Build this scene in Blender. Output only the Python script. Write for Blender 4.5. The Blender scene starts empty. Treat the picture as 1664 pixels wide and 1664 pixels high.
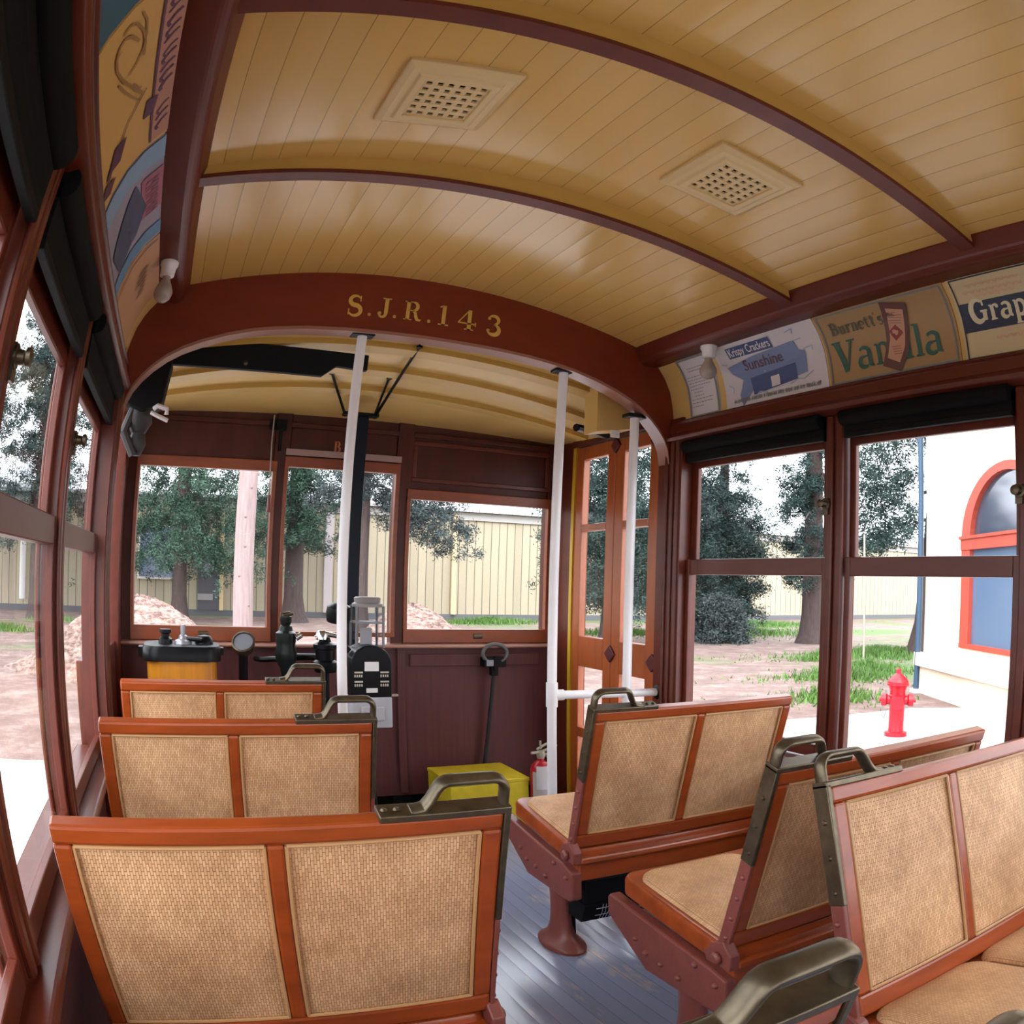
import bpy, math, random
import numpy as np
from mathutils import Vector, Matrix

sc = bpy.context.scene
COL = sc.collection
R = math.radians
# ---------------------------------------------------------------- camera, world, light, exposure
CAMX, CAMZ = -0.81, 1.17
cam = bpy.data.cameras.new('camera')
cam_o = bpy.data.objects.new('camera', cam)
COL.objects.link(cam_o)
cam.type = 'PANO'                       # the photo was taken through a clip-on fisheye lens
cam.panorama_type = 'FISHEYE_LENS_POLYNOMIAL'
cam.fisheye_fov = R(240)
cam.sensor_width = 36.0
cam.sensor_height = 36.0
F0, F1 = 0.6240329, 0.0269493           # theta = F0*(r/832) + F1*(r/832)^3
cam.fisheye_polynomial_k0 = 0.0
cam.fisheye_polynomial_k1 = -F0 / 18.0
cam.fisheye_polynomial_k2 = 0.0
cam.fisheye_polynomial_k3 = -F1 / 18.0 ** 3
cam.fisheye_polynomial_k4 = 0.0
cam.shift_x = -(1139.188 - 832) / 1664
cam.shift_y = (941.194 - 832) / 1664
cam.clip_start = 0.01
cam.clip_end = 500
yaw, pit, rol = 0.6542356, 0.0087156, 0.0270016
base = Matrix(((1, 0, 0), (0, 0, -1), (0, 1, 0)))
Rr = Matrix(((math.cos(rol), -math.sin(rol), 0), (math.sin(rol), math.cos(rol), 0), (0, 0, 1)))
Rp = Matrix(((1, 0, 0), (0, math.cos(pit), -math.sin(pit)), (0, math.sin(pit), math.cos(pit))))
Ry = Matrix(((math.cos(yaw), math.sin(yaw), 0), (-math.sin(yaw), math.cos(yaw), 0), (0, 0, 1)))
cam_o.matrix_world = Matrix.Translation((CAMX, 0, CAMZ)) @ (Ry @ Rp @ base @ Rr).to_4x4()
sc.camera = cam_o

world = bpy.data.worlds.new('overcast_sky')
sc.world = world
world.use_nodes = True
bg = world.node_tree.nodes['Background']
bg.inputs['Color'].default_value = (0.93, 0.96, 1.0, 1)
bg.inputs['Strength'].default_value = 3.4
sun = bpy.data.lights.new('sun', 'SUN')
sun.energy = 1.6
sun.angle = R(50)
sun.color = (1.0, 0.96, 0.9)
sun_o = bpy.data.objects.new('sun', sun)
COL.objects.link(sun_o)
sun_o.rotation_euler = (R(48), 0, R(-28))      # high, hazy, from behind the camera and a little left
sc.view_settings.view_transform = 'Standard'
sc.view_settings.look = 'None'
sc.view_settings.gamma = 1.0
sc.view_settings.use_curve_mapping = False
sc.view_settings.exposure = 0.9
try:
    sc.cycles.max_bounces = 10
    sc.cycles.diffuse_bounces = 6
    sc.cycles.glossy_bounces = 4
    sc.cycles.transparent_max_bounces = 16
    sc.cycles.use_denoising = True
    sc.cycles.caustics_reflective = False
    sc.cycles.caustics_refractive = False
    sc.cycles.sample_clamp_indirect = 6
except Exception:
    pass

# ---------------------------------------------------------------- materials
def mat(name, col, rough=0.5, metal=0.0, spec=0.5, var=0.0, vscale=(8, 8, 8), bump=0.0, bscale=(60, 60, 60), coat=0.0, col2=None):
    m = bpy.data.materials.new(name)
    m.use_nodes = True
    nt = m.node_tree
    b = nt.nodes['Principled BSDF']
    b.inputs['Base Color'].default_value = (*col, 1)
    b.inputs['Roughness'].default_value = rough
    b.inputs['Metallic'].default_value = metal
    b.inputs['Specular IOR Level'].default_value = spec
    b.inputs['Coat Weight'].default_value = coat
    b.inputs['Coat Roughness'].default_value = 0.12
    if var or bump:
        tc = nt.nodes.new('ShaderNodeTexCoord')
    if var:
        mp = nt.nodes.new('ShaderNodeMapping')
        mp.inputs['Scale'].default_value = vscale
        nz = nt.nodes.new('ShaderNodeTexNoise')
        nz.inputs['Scale'].default_value = 1.0
        nz.inputs['Detail'].default_value = 5
        nz.inputs['Roughness'].default_value = 0.6
        rp = nt.nodes.new('ShaderNodeValToRGB')
        rp.color_ramp.elements[0].position = 0.3
        rp.color_ramp.elements[1].position = 0.7
        lo = [c * (1 - var) for c in col] if col2 is None else col2
        hi = [min(1, c * (1 + var)) for c in col] if col2 is None else col
        rp.color_ramp.elements[0].color = (*lo, 1)
        rp.color_ramp.elements[1].color = (*hi, 1)
        nt.links.new(tc.outputs['Object'], mp.inputs['Vector'])
        nt.links.new(mp.outputs['Vector'], nz.inputs['Vector'])
        nt.links.new(nz.outputs['Fac'], rp.inputs['Fac'])
        nt.links.new(rp.outputs['Color'], b.inputs['Base Color'])
    if bump:
        mp2 = nt.nodes.new('ShaderNodeMapping')
        mp2.inputs['Scale'].default_value = bscale
        n2 = nt.nodes.new('ShaderNodeTexNoise')
        n2.inputs['Scale'].default_value = 1.0
        n2.inputs['Detail'].default_value = 3
        bp = nt.nodes.new('ShaderNodeBump')
        bp.inputs['Strength'].default_value = bump
        bp.inputs['Distance'].default_value = 0.004
        nt.links.new(tc.outputs['Object'], mp2.inputs['Vector'])
        nt.links.new(mp2.outputs['Vector'], n2.inputs['Vector'])
        nt.links.new(n2.outputs['Fac'], bp.inputs['Height'])
        nt.links.new(bp.outputs['Normal'], b.inputs['Normal'])
    return m

def board_mat(name, col, pitch, axis, groove, rough, var=0.08, coat=0.0, wear=None, bumpy=0.0, gdark=0.4):
    """painted boards: a groove every `pitch` metres along `axis` (0 x, 1 y, 2 z) of the object"""
    m = mat(name, col, rough, coat=coat)
    nt = m.node_tree
    b = nt.nodes['Principled BSDF']
    tc = nt.nodes.new('ShaderNodeTexCoord')
    sp = nt.nodes.new('ShaderNodeSeparateXYZ')
    nt.links.new(tc.outputs['Object'], sp.inputs[0])
    def mth(op, a, bb=None):
        n = nt.nodes.new('ShaderNodeMath')
        n.operation = op
        for i, v in enumerate((a, bb)):
            if v is None: continue
            if isinstance(v, (int, float)): n.inputs[i].default_value = v
            else: nt.links.new(v, n.inputs[i])
        return n.outputs[0]
    u = mth('DIVIDE', sp.outputs[axis], pitch)
    u = mth('ADD', u, 500.0)
    f = mth('FRACT', u)
    cell = mth('FLOOR', u)
    d = mth('ABSOLUTE', mth('SUBTRACT', f, 0.5))
    line = mth('GREATER_THAN', d, 0.5 - groove / pitch / 2)
    wn = nt.nodes.new('ShaderNodeTexWhiteNoise')
    wn.noise_dimensions = '1D'
    nt.links.new(cell, wn.inputs['W'])
    nz = nt.nodes.new('ShaderNodeTexNoise')
    mp = nt.nodes.new('ShaderNodeMapping')
    s = [14, 14, 14]
    s[1 if axis != 1 else 2] = 1.6
    mp.inputs['Scale'].default_value = s
    nz.inputs['Scale'].default_value = 1.0
    nz.inputs['Detail'].default_value = 5
    nt.links.new(tc.outputs['Object'], mp.inputs[0])
    nt.links.new(mp.outputs[0], nz.inputs['Vector'])
    v = mth('ADD', mth('MULTIPLY', mth('SUBTRACT', wn.outputs['Value'], 0.5), var * 1.4), mth('MULTIPLY', mth('SUBTRACT', nz.outputs['Fac'], 0.5), var * 2.0))
    v = mth('ADD', v, 1.0)
    mul = nt.nodes.new('ShaderNodeVectorMath')
    mul.operation = 'SCALE'
    mul.inputs[0].default_value = col
    nt.links.new(v, mul.inputs['Scale'])
    src = mul.outputs[0]
    if wear:
        nw = nt.nodes.new('ShaderNodeTexNoise')
        nw.inputs['Scale'].default_value = 1.0
        nw.inputs['Detail'].default_value = 6
        nw.inputs['Roughness'].default_value = 0.65
        mw = nt.nodes.new('ShaderNodeMapping')
        mw.inputs['Scale'].default_value = (9, 2.2, 3)
        nt.links.new(tc.outputs['Object'], mw.inputs[0])
        nt.links.new(mw.outputs[0], nw.inputs['Vector'])
        rw = nt.nodes.new('ShaderNodeValToRGB')
        rw.color_ramp.elements[0].position = 0.56
        rw.color_ramp.elements[1].position = 0.68
        nt.links.new(nw.outputs['Fac'], rw.inputs['Fac'])
        mx = nt.nodes.new('ShaderNodeMix')
        mx.data_type = 'RGBA'
        nt.links.new(rw.outputs['Color'], mx.inputs['Factor'])
        nt.links.new(src, mx.inputs['A'])
        mx.inputs['B'].default_value = (*wear, 1)
        src = mx.outputs['Result']
    mx = nt.nodes.new('ShaderNodeMix')
    mx.data_type = 'RGBA'
    nt.links.new(line, mx.inputs['Factor'])
    nt.links.new(src, mx.inputs['A'])
    mx.inputs['B'].default_value = (*[c * gdark for c in col], 1)
    nt.links.new(mx.outputs['Result'], b.inputs['Base Color'])
    bp = nt.nodes.new('ShaderNodeBump')
    bp.inputs['Strength'].default_value = 0.5
    bp.inputs['Distance'].default_value = 0.003
    # each board is very slightly crowned, with a groove between
    h = mth('SUBTRACT', mth('MULTIPLY', mth('POWER', d, 2.0), -1.2), line)
    if bumpy:
        h = mth('ADD', h, mth('MULTIPLY', nz.outputs['Fac'], bumpy))
    nt.links.new(h, bp.inputs['Height'])
    nt.links.new(bp.outputs['Normal'], b.inputs['Normal'])
    return m

def rattan_mat(name, c1, c2, cm, w=0.012, h=0.006):
    m = mat(name, c1, 0.55, spec=0.35)
    nt = m.node_tree
    b = nt.nodes['Principled BSDF']
    tc = nt.nodes.new('ShaderNodeTexCoord')
    sp = nt.nodes.new('ShaderNodeSeparateXYZ')
    nt.links.new(tc.outputs['Object'], sp.inputs[0])
    ad = nt.nodes.new('ShaderNodeMath')
    nt.links.new(sp.outputs[1], ad.inputs[0])
    nt.links.new(sp.outputs[2], ad.inputs[1])
    cb = nt.nodes.new('ShaderNodeCombineXYZ')
    nt.links.new(ad.outputs[0], cb.inputs[0])
    nt.links.new(sp.outputs[0], cb.inputs[1])
    br = nt.nodes.new('ShaderNodeTexBrick')
    br.offset = 0.5
    br.inputs['Scale'].default_value = 1.0
    br.inputs['Brick Width'].default_value = w
    br.inputs['Row Height'].default_value = h
    br.inputs['Mortar Size'].default_value = h * 0.13
    br.inputs['Mortar Smooth'].default_value = 0.6
    br.inputs['Color1'].default_value = (*c1, 1)
    br.inputs['Color2'].default_value = (*c2, 1)
    br.inputs['Mortar'].default_value = (*cm, 1)
    nt.links.new(cb.outputs[0], br.inputs['Vector'])
    nz = nt.nodes.new('ShaderNodeTexNoise')
    nz.inputs['Scale'].default_value = 9
    nz.inputs['Detail'].default_value = 4
    nt.links.new(tc.outputs['Object'], nz.inputs['Vector'])
    rp = nt.nodes.new('ShaderNodeValToRGB')
    rp.color_ramp.elements[0].position = 0.32
    rp.color_ramp.elements[0].color = (0.82, 0.76, 0.70, 1)
    rp.color_ramp.elements[1].position = 0.66
    rp.color_ramp.elements[1].color = (1.1, 1.08, 1.05, 1)
    nt.links.new(nz.outputs['Fac'], rp.inputs['Fac'])
    mx = nt.nodes.new('ShaderNodeMix')
    mx.data_type = 'RGBA'
    mx.blend_type = 'MULTIPLY'
    mx.inputs['Factor'].default_value = 1
    nt.links.new(br.outputs['Color'], mx.inputs['A'])
    nt.links.new(rp.outputs['Color'], mx.inputs['B'])
    nt.links.new(mx.outputs['Result'], b.inputs['Base Color'])
    bp = nt.nodes.new('ShaderNodeBump')
    bp.inputs['Strength'].default_value = 0.5
    bp.inputs['Distance'].default_value = 0.002
    bp.invert = True
    nt.links.new(br.outputs['Fac'], bp.inputs['Height'])
    nt.links.new(bp.outputs['Normal'], b.inputs['Normal'])
    return m

def glass_mat(name, tint=(0.95, 0.96, 0.97), refl=0.06):
    m = bpy.data.materials.new(name)
    m.use_nodes = True
    nt = m.node_tree
    nt.nodes.remove(nt.nodes['Principled BSDF'])
    out = nt.nodes['Material Output']
    tr = nt.nodes.new('ShaderNodeBsdfTransparent')
    tr.inputs[0].default_value = (*tint, 1)
    gl = nt.nodes.new('ShaderNodeBsdfGlossy')
    gl.inputs['Roughness'].default_value = 0.02
    lw = nt.nodes.new('ShaderNodeLayerWeight')
    lw.inputs['Blend'].default_value = 0.12
    mu = nt.nodes.new('ShaderNodeMath')
    mu.operation = 'MULTIPLY_ADD'
    mu.inputs[1].default_value = 0.25
    mu.inputs[2].default_value = 0.0
    mx = nt.nodes.new('ShaderNodeMixShader')
    nt.links.new(lw.outputs['Fresnel'], mu.inputs[0])
    nt.links.new(mu.outputs[0], mx.inputs[0])
    nt.links.new(tr.outputs[0], mx.inputs[1])
    nt.links.new(gl.outputs[0], mx.inputs[2])
    nt.links.new(mx.outputs[0], out.inputs['Surface'])
    return m

MT = dict(
    mahog=mat('mahogany_paint', (0.105, 0.019, 0.009), 0.33, spec=0.4, var=0.18, vscale=(14, 3, 14)),
    beam=mat('mahogany_beam', (0.11, 0.017, 0.008), 0.4, spec=0.4, var=0.15, vscale=(14, 2, 14)),
    arch=mat('mahogany_arch', (0.17, 0.024, 0.005), 0.5, spec=0.3, var=0.12, vscale=(5, 14, 14)),
    dash=mat('dash_paint', (0.105, 0.030, 0.030), 0.5, spec=0.35, var=0.16, vscale=(40, 40, 2.5)),
    sash=mat('sash_varnish', (0.22, 0.048, 0.012), 0.35, var=0.2, vscale=(5, 20, 20)),
    door=mat('door_varnish', (0.36, 0.085, 0.02), 0.35, var=0.16, vscale=(18, 18, 3), coat=0.25),
    seatwood=mat('seat_varnish', (0.29, 0.052, 0.009), 0.32, var=0.24, vscale=(5, 26, 26), coat=0.1),
    bead=mat('pale_bead', (0.46, 0.25, 0.11), 0.45),
    iron=mat('red_brown_iron', (0.20, 0.052, 0.04), 0.42, var=0.1, vscale=(20, 20, 20), bump=0.15, bscale=(90, 90, 90)),
    bronze=mat('worn_bronze', (0.115, 0.09, 0.058), 0.36, metal=0.75, var=0.3, vscale=(30, 30, 30)),
    steel=mat('bright_steel', (0.6, 0.6, 0.6), 0.25, metal=1),
    ceil=board_mat('ceiling_boards', (0.60, 0.36, 0.10), 0.074, 0, 0.0022, 0.22, 0.05, bumpy=0.8, gdark=.5),
    cream=mat('cream_paint', (0.60, 0.39, 0.125), 0.4, var=0.06, vscale=(4, 4, 4)),
    ribpaint=mat('ochre_paint', (0.50, 0.30, 0.065), 0.42, var=0.06, vscale=(4, 4, 4)),
    vent=mat('vent_cream', (0.62, 0.44, 0.2), 0.4),
    floor=board_mat('floor_paint', (0.215, 0.245, 0.36), 0.052, 0, 0.002, 0.2, 0.10, gdark=.6, wear=(0.42, 0.34, 0.29), bumpy=0.3),
    black=mat('black_enamel', (0.006, 0.006, 0.0075), 0.33, spec=0.14),
    blackmatt=mat('black_matt', (0.006, 0.0065, 0.007), 0.7, spec=0.15),
    blind=mat('black_blind_cloth', (0.007, 0.0075, 0.008), 0.85, spec=0.1, var=0.3, vscale=(30, 2, 60), bump=0.3, bscale=(10, 2, 120)),
    white=mat('white_enamel', (0.78, 0.76, 0.78), 0.3, var=0.05, vscale=(20, 20, 6)),
    yellow=mat('yellow_box_paint', (0.70, 0.55, 0.02), 0.45, var=0.1, vscale=(14, 14, 14)),
    edge=mat('ochre_strip', (0.55, 0.34, 0.02), 0.5),
    orange=mat('orange_cabinet', (0.62, 0.24, 0.02), 0.28, var=0.14, vscale=(30, 30, 2), coat=0.4),
    red=mat('extinguisher_red', (0.45, 0.01, 0.02), 0.3),
    label=mat('label_white', (0.7, 0.68, 0.68), 0.5),
    porcelain=mat('white_porcelain', (0.75, 0.72, 0.7), 0.25),
    bulb=mat('frosted_bulb', (0.36, 0.3, 0.26), 0.25, var=0.1),
    gold=mat('gold_leaf', (0.66, 0.40, 0.085), 0.4, metal=0.25),
    dimred=mat('faded_red_letter', (0.50, 0.14, 0.05), 0.5),
    rattan=rattan_mat('woven_rattan', (0.74, 0.475, 0.275), (0.58, 0.345, 0.185), (0.34, 0.18, 0.085), 0.0098, 0.0049),
    rattan2=rattan_mat('woven_rattan_seat', (0.70, 0.44, 0.25), (0.60, 0.36, 0.19), (0.34, 0.18, 0.08), 0.0095, 0.0048),
    glass=glass_mat('window_glass'),
    clear=glass_mat('clear_glass', (0.86, 0.88, 0.9), 0.12),
    hose=mat('black_rubber', (0.012, 0.012, 0.013), 0.55),
    grey=mat('grey_metal', (0.28, 0.28, 0.31), 0.4, metal=0.5),
    # outside
    ground=None,
)

# ---------------------------------------------------------------- mesh builder
class MB:
    def __init__(s):
        s.v = []; s.f = []
    def add(s, vs, fs):
        o = len(s.v)
        s.v += [tuple(p) for p in vs]
        s.f += [tuple(i + o for i in f) for f in fs]
        return s
    def box(s, x0, x1, y0, y1, z0, z1):
        vs = [(x, y, z) for z in (z0, z1) for y in (y0, y1) for x in (x0, x1)]
        return s.add(vs, [(0, 2, 3, 1), (4, 5, 7, 6), (0, 1, 5, 4), (2, 6, 7, 3), (0, 4, 6, 2), (1, 3, 7, 5)])
    def obox(s, c, sx, sy, sz, M):
        vs = []
        for z in (-1, 1):
            for y in (-1, 1):
                for x in (-1, 1):
                    vs.append(Vector(c) + M @ Vector((x * sx / 2, y * sy / 2, z * sz / 2)))
        return s.add(vs, [(0, 2, 3, 1), (4, 5, 7, 6), (0, 1, 5, 4), (2, 6, 7, 3), (0, 4, 6, 2), (1, 3, 7, 5)])
    def prism(s, poly, axis, a, b):
        """poly: 2D points in the two other axes (in order x<y<z), extruded along axis from a to b"""
        n = len(poly)
        def P(p, t):
            q = list(p); q.insert(axis, t); return tuple(q)
        vs = [P(p, a) for p in poly] + [P(p, b) for p in poly]
        fs = [tuple(range(n - 1, -1, -1)), tuple(range(n, 2 * n))]
        fs += [(i, (i + 1) % n, n + (i + 1) % n, n + i) for i in range(n)]
        return s.add(vs, fs)
    def loft(s, rings, caps=True, closed=True):
        n = len(rings[0])
        vs = [p for r in rings for p in r]
        fs = []
        for k in range(len(rings) - 1):
            for i in range(n if closed else n - 1):
                j = (i + 1) % n
                fs.append((k * n + i, k * n + j, (k + 1) * n + j, (k + 1) * n + i))
        if caps and closed:
            fs.append(tuple(range(n - 1, -1, -1)))
            m = (len(rings) - 1) * n
            fs.append(tuple(range(m, m + n)))
        return s.add(vs, fs)
    def tube(s, pts, r, n=10, flat=None, up=None):
        """round (or flat=(a,b) elliptic) bar along pts"""
        pts = [Vector(p) for p in pts]
        rings = []
        pu = None
        for k, p in enumerate(pts):
            t = (pts[min(k + 1, len(pts) - 1)] - pts[max(k - 1, 0)])
            t = t.normalized() if t.length > 1e-9 else Vector((0, 0, 1))
            if up is not None:
                u = Vector(up)
            elif pu is None:
                u = Vector((0, 0, 1)) if abs(t.z) < 0.9 else Vector((1, 0, 0))
            else:
                u = pu
            u = (u - t * u.dot(t)).normalized()
            w = t.cross(u)
            pu = u
            rr = r[k] if isinstance(r, (list, tuple)) else r
            a, b = flat if flat else (rr, rr)
            rings.append([p + u * (a * math.cos(2 * math.pi * i / n)) + w * (b * math.sin(2 * math.pi * i / n)) for i in range(n)])
        return s.loft(rings)
    def lathe(s, prof, c=(0, 0, 0), M=None, n=20):
        M = M or Matrix.Identity(3)
        rings = [[Vector(c) + M @ Vector((r * math.cos(2 * math.pi * i / n), r * math.sin(2 * math.pi * i / n), z)) for i in range(n)] for r, z in prof]
        return s.loft(rings)
    def cyl(s, a, b, r, n=12):
        return s.tube([a, b], r, n)
    def build(s, name, m, parent=None, bevel=0.0, smooth=None, seg=2, loc=None):
        me = bpy.data.meshes.new(name)
        me.from_pydata(s.v, [], s.f)
        me.update()
        o = bpy.data.objects.new(name, me)
        COL.objects.link(o)
        me.materials.append(MT[m] if isinstance(m, str) else m)
        if loc is not None: o.location = loc
        if parent is not None: o.parent = parent
        if smooth is not None:
            me.polygons.foreach_set('use_smooth', [True] * len(me.polygons))
            me.set_sharp_from_angle(angle=R(smooth))
        if bevel:
            b = o.modifiers.new('bevel', 'BEVEL')
            b.width = bevel; b.segments = seg; b.limit_method = 'ANGLE'; b.angle_limit = R(35)
            b.harden_normals = False
        return o

def tag(o, label, cat, group=None, kind=None):
    o['label'] = label
    o['category'] = cat
    if group: o['group'] = group
    if kind: o['kind'] = kind
    return o
def thing(name, label, cat, loc=(0, 0, 0), rz=0.0, group=None, kind=None):
    o = bpy.data.objects.new(name, None)
    o.empty_display_size = 0.05
    COL.objects.link(o)
    o.location = loc
    o.rotation_euler = (0, 0, rz)
    return tag(o, label, cat, group, kind)
def struct(o, label, cat):
    return tag(o, label, cat, None, 'structure')
def children(o):
    return [c for c in bpy.data.objects if c.parent is o]
def copy_tree(o, parent=None):
    c = o.copy(); COL.objects.link(c)
    if parent is not None: c.parent = parent
    for ch in children(o): copy_tree(ch, c)
    return c
TN = [0]
def trim(mb, m, label, cat='trim', **k):
    TN[0] += 1
    return struct(mb.build('trim_%d' % TN[0], m, **k), label, cat)
def lerp(a, b, t): return a + (b - a) * t
def interp(x, xs, ys):
    return float(np.interp(x, xs, ys))

# ---------------------------------------------------------------- the car body
Y_B = 2.75          # face of the bulkhead arch
Y_F = 3.85          # front wall
Y_R = -2.2          # rear wall, behind the camera
HW = 1.17           # half width at the sashes
def zceil(X): return 2.262 - 0.117 * (X / 0.933) ** 2
def zrib(X): return 2.205 - 0.095 * (X / 0.933) ** 2

# floor
o = MB().box(-1.26, 1.26, Y_R - .05, Y_F + .05, -.05, 0).build('floor', 'floor')
struct(o, 'blue grey painted board floor of the streetcar', 'floor')

# ceiling of the saloon: curved boards
mb = MB()
xs = [lerp(-1.0, 1.0, i / 40) for i in range(41)]
ring = lambda y: [(x, y, zceil(x)) for x in xs] + [(x, y, zceil(x) + .03) for x in reversed(xs)]
mb.loft([ring(Y_R), ring(Y_B + .03)])
struct(mb.build('ceiling', 'ceil', smooth=30), 'cream tongue and groove board ceiling of the saloon', 'ceiling')

# vestibule ceiling
def zvest(X, y):
    zc = interp(y, [2.8, 3.3, 3.85], [2.105, 2.015, 1.925])
    k = interp(y, [2.8, 3.3, 3.85], [0.085, 0.11, 0.02])
    return zc - k * X * X
mb = MB()
ys = [2.8 + i * (Y_F + .02 - 2.8) / 16 for i in range(17)]
xs = [lerp(-1.2, 1.2, i / 24) for i in range(25)]
mb.loft([[(x, y, zvest(x, y)) for x in xs] + [(x, y, zvest(x, y) + .03) for x in reversed(xs)] for y in ys])
struct(mb.build('ceiling', 'cream', smooth=40), 'cream curved ceiling over the front platform', 'ceiling')
for k, y in enumerate((2.98, 3.2, 3.42)):
    mb = MB()
    mb.loft([[(x, y, zvest(x, y) + .005), (x, y + .06, zvest(x, y + .06) + .005), (x, y + .06, zvest(x, y + .06) - .022), (x, y, zvest(x, y) - .022)] for x in xs[1:-1]])
    trim(mb, 'ribpaint', 'ochre roof rib over the front platform, %s' % ('nearest the arch', 'middle one of three', 'nearest the front windows')[k], 'ceiling rib', smooth=40)

# ribs under the saloon ceiling: ochre web with a mahogany cap
for k, y in enumerate((1.835, 1.10, 0.37, -0.36, -1.09)):
    mb = MB()
    xs = [lerp(-.96, .96, i / 36) for i in range(37)]
    mb.loft([[(x, y + .004, zceil(x) + .01), (x, y + .046, zceil(x) + .01), (x, y + .046, zrib(x) + .008), (x, y + .004, zrib(x) + .008)] for x in xs])
    TN[0] += 1
    r_ = struct(mb.build('trim_%d' % TN[0], 'ribpaint', smooth=40), 'curved roof rib with brown cap, %s' % ('between the arch and the vents', 'on the camera side of the vents', 'overhead near the camera', 'just behind the camera', 'at the rear')[k], 'ceiling rib')
    mb = MB()
    mb.loft([[(x, y, zrib(x) + .008), (x, y + .05, zrib(x) + .008), (x, y + .05, zrib(x) - .004), (x, y, zrib(x) - .004)] for x in xs])
    mb.build('rib_cap', 'beam', r_, smooth=40)

# long side beams under the ceiling edge
for s, side in ((1, 'right'), (-1, 'left')):
    poly = [(1.075, 2.078), (.965, 2.070), (.945, 2.085), (.930, 2.14), (.93, 2.2), (1.15, 2.2), (1.15, 2.1)]
    poly = [(s * a, b) for a, b in poly]
    trim(MB().prism(poly, 1, Y_R, Y_B), 'beam', 'long mahogany beam along the %s edge of the ceiling' % side, 'beam', bevel=.008)
# cove behind the advertising cards
COVE_X = [1.135, 1.126, 1.109, 1.081, 1.040]
COVE_Z = [1.841, 1.912, 1.977, 2.032, 2.081]
def cove(s, y, v, off=0.0):
    """v 0 bottom .. 1 top; off moves towards the car's middle"""
    t = [0, .25, .5, .75, 1]
    x = interp(v, t, COVE_X); z = interp(v, t, COVE_Z)
    x2 = interp(min(1, v + .12), t, COVE_X) - interp(max(0, v - .12), t, COVE_X)
    z2 = interp(min(1, v + .12), t, COVE_Z) - interp(max(0, v - .12), t, COVE_Z)
    n = Vector((-z2, x2)).normalized()
    return (s * (x + n.x * off), y, z + n.y * off)
for s, side in ((1, 'right'), (-1, 'left')):
    mb = MB()
    vs = [i / 10 for i in range(11)]
    mb.loft([[cove(s, y, v) for v in vs] + [cove(s, y, v, -.02) for v in reversed(vs)] for y in (Y_R, Y_B)])
    struct(mb.build('wall_%s_cove' % side, 'cream', smooth=50), 'curved cream card rack above the %s windows' % side, 'wall')

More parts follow.
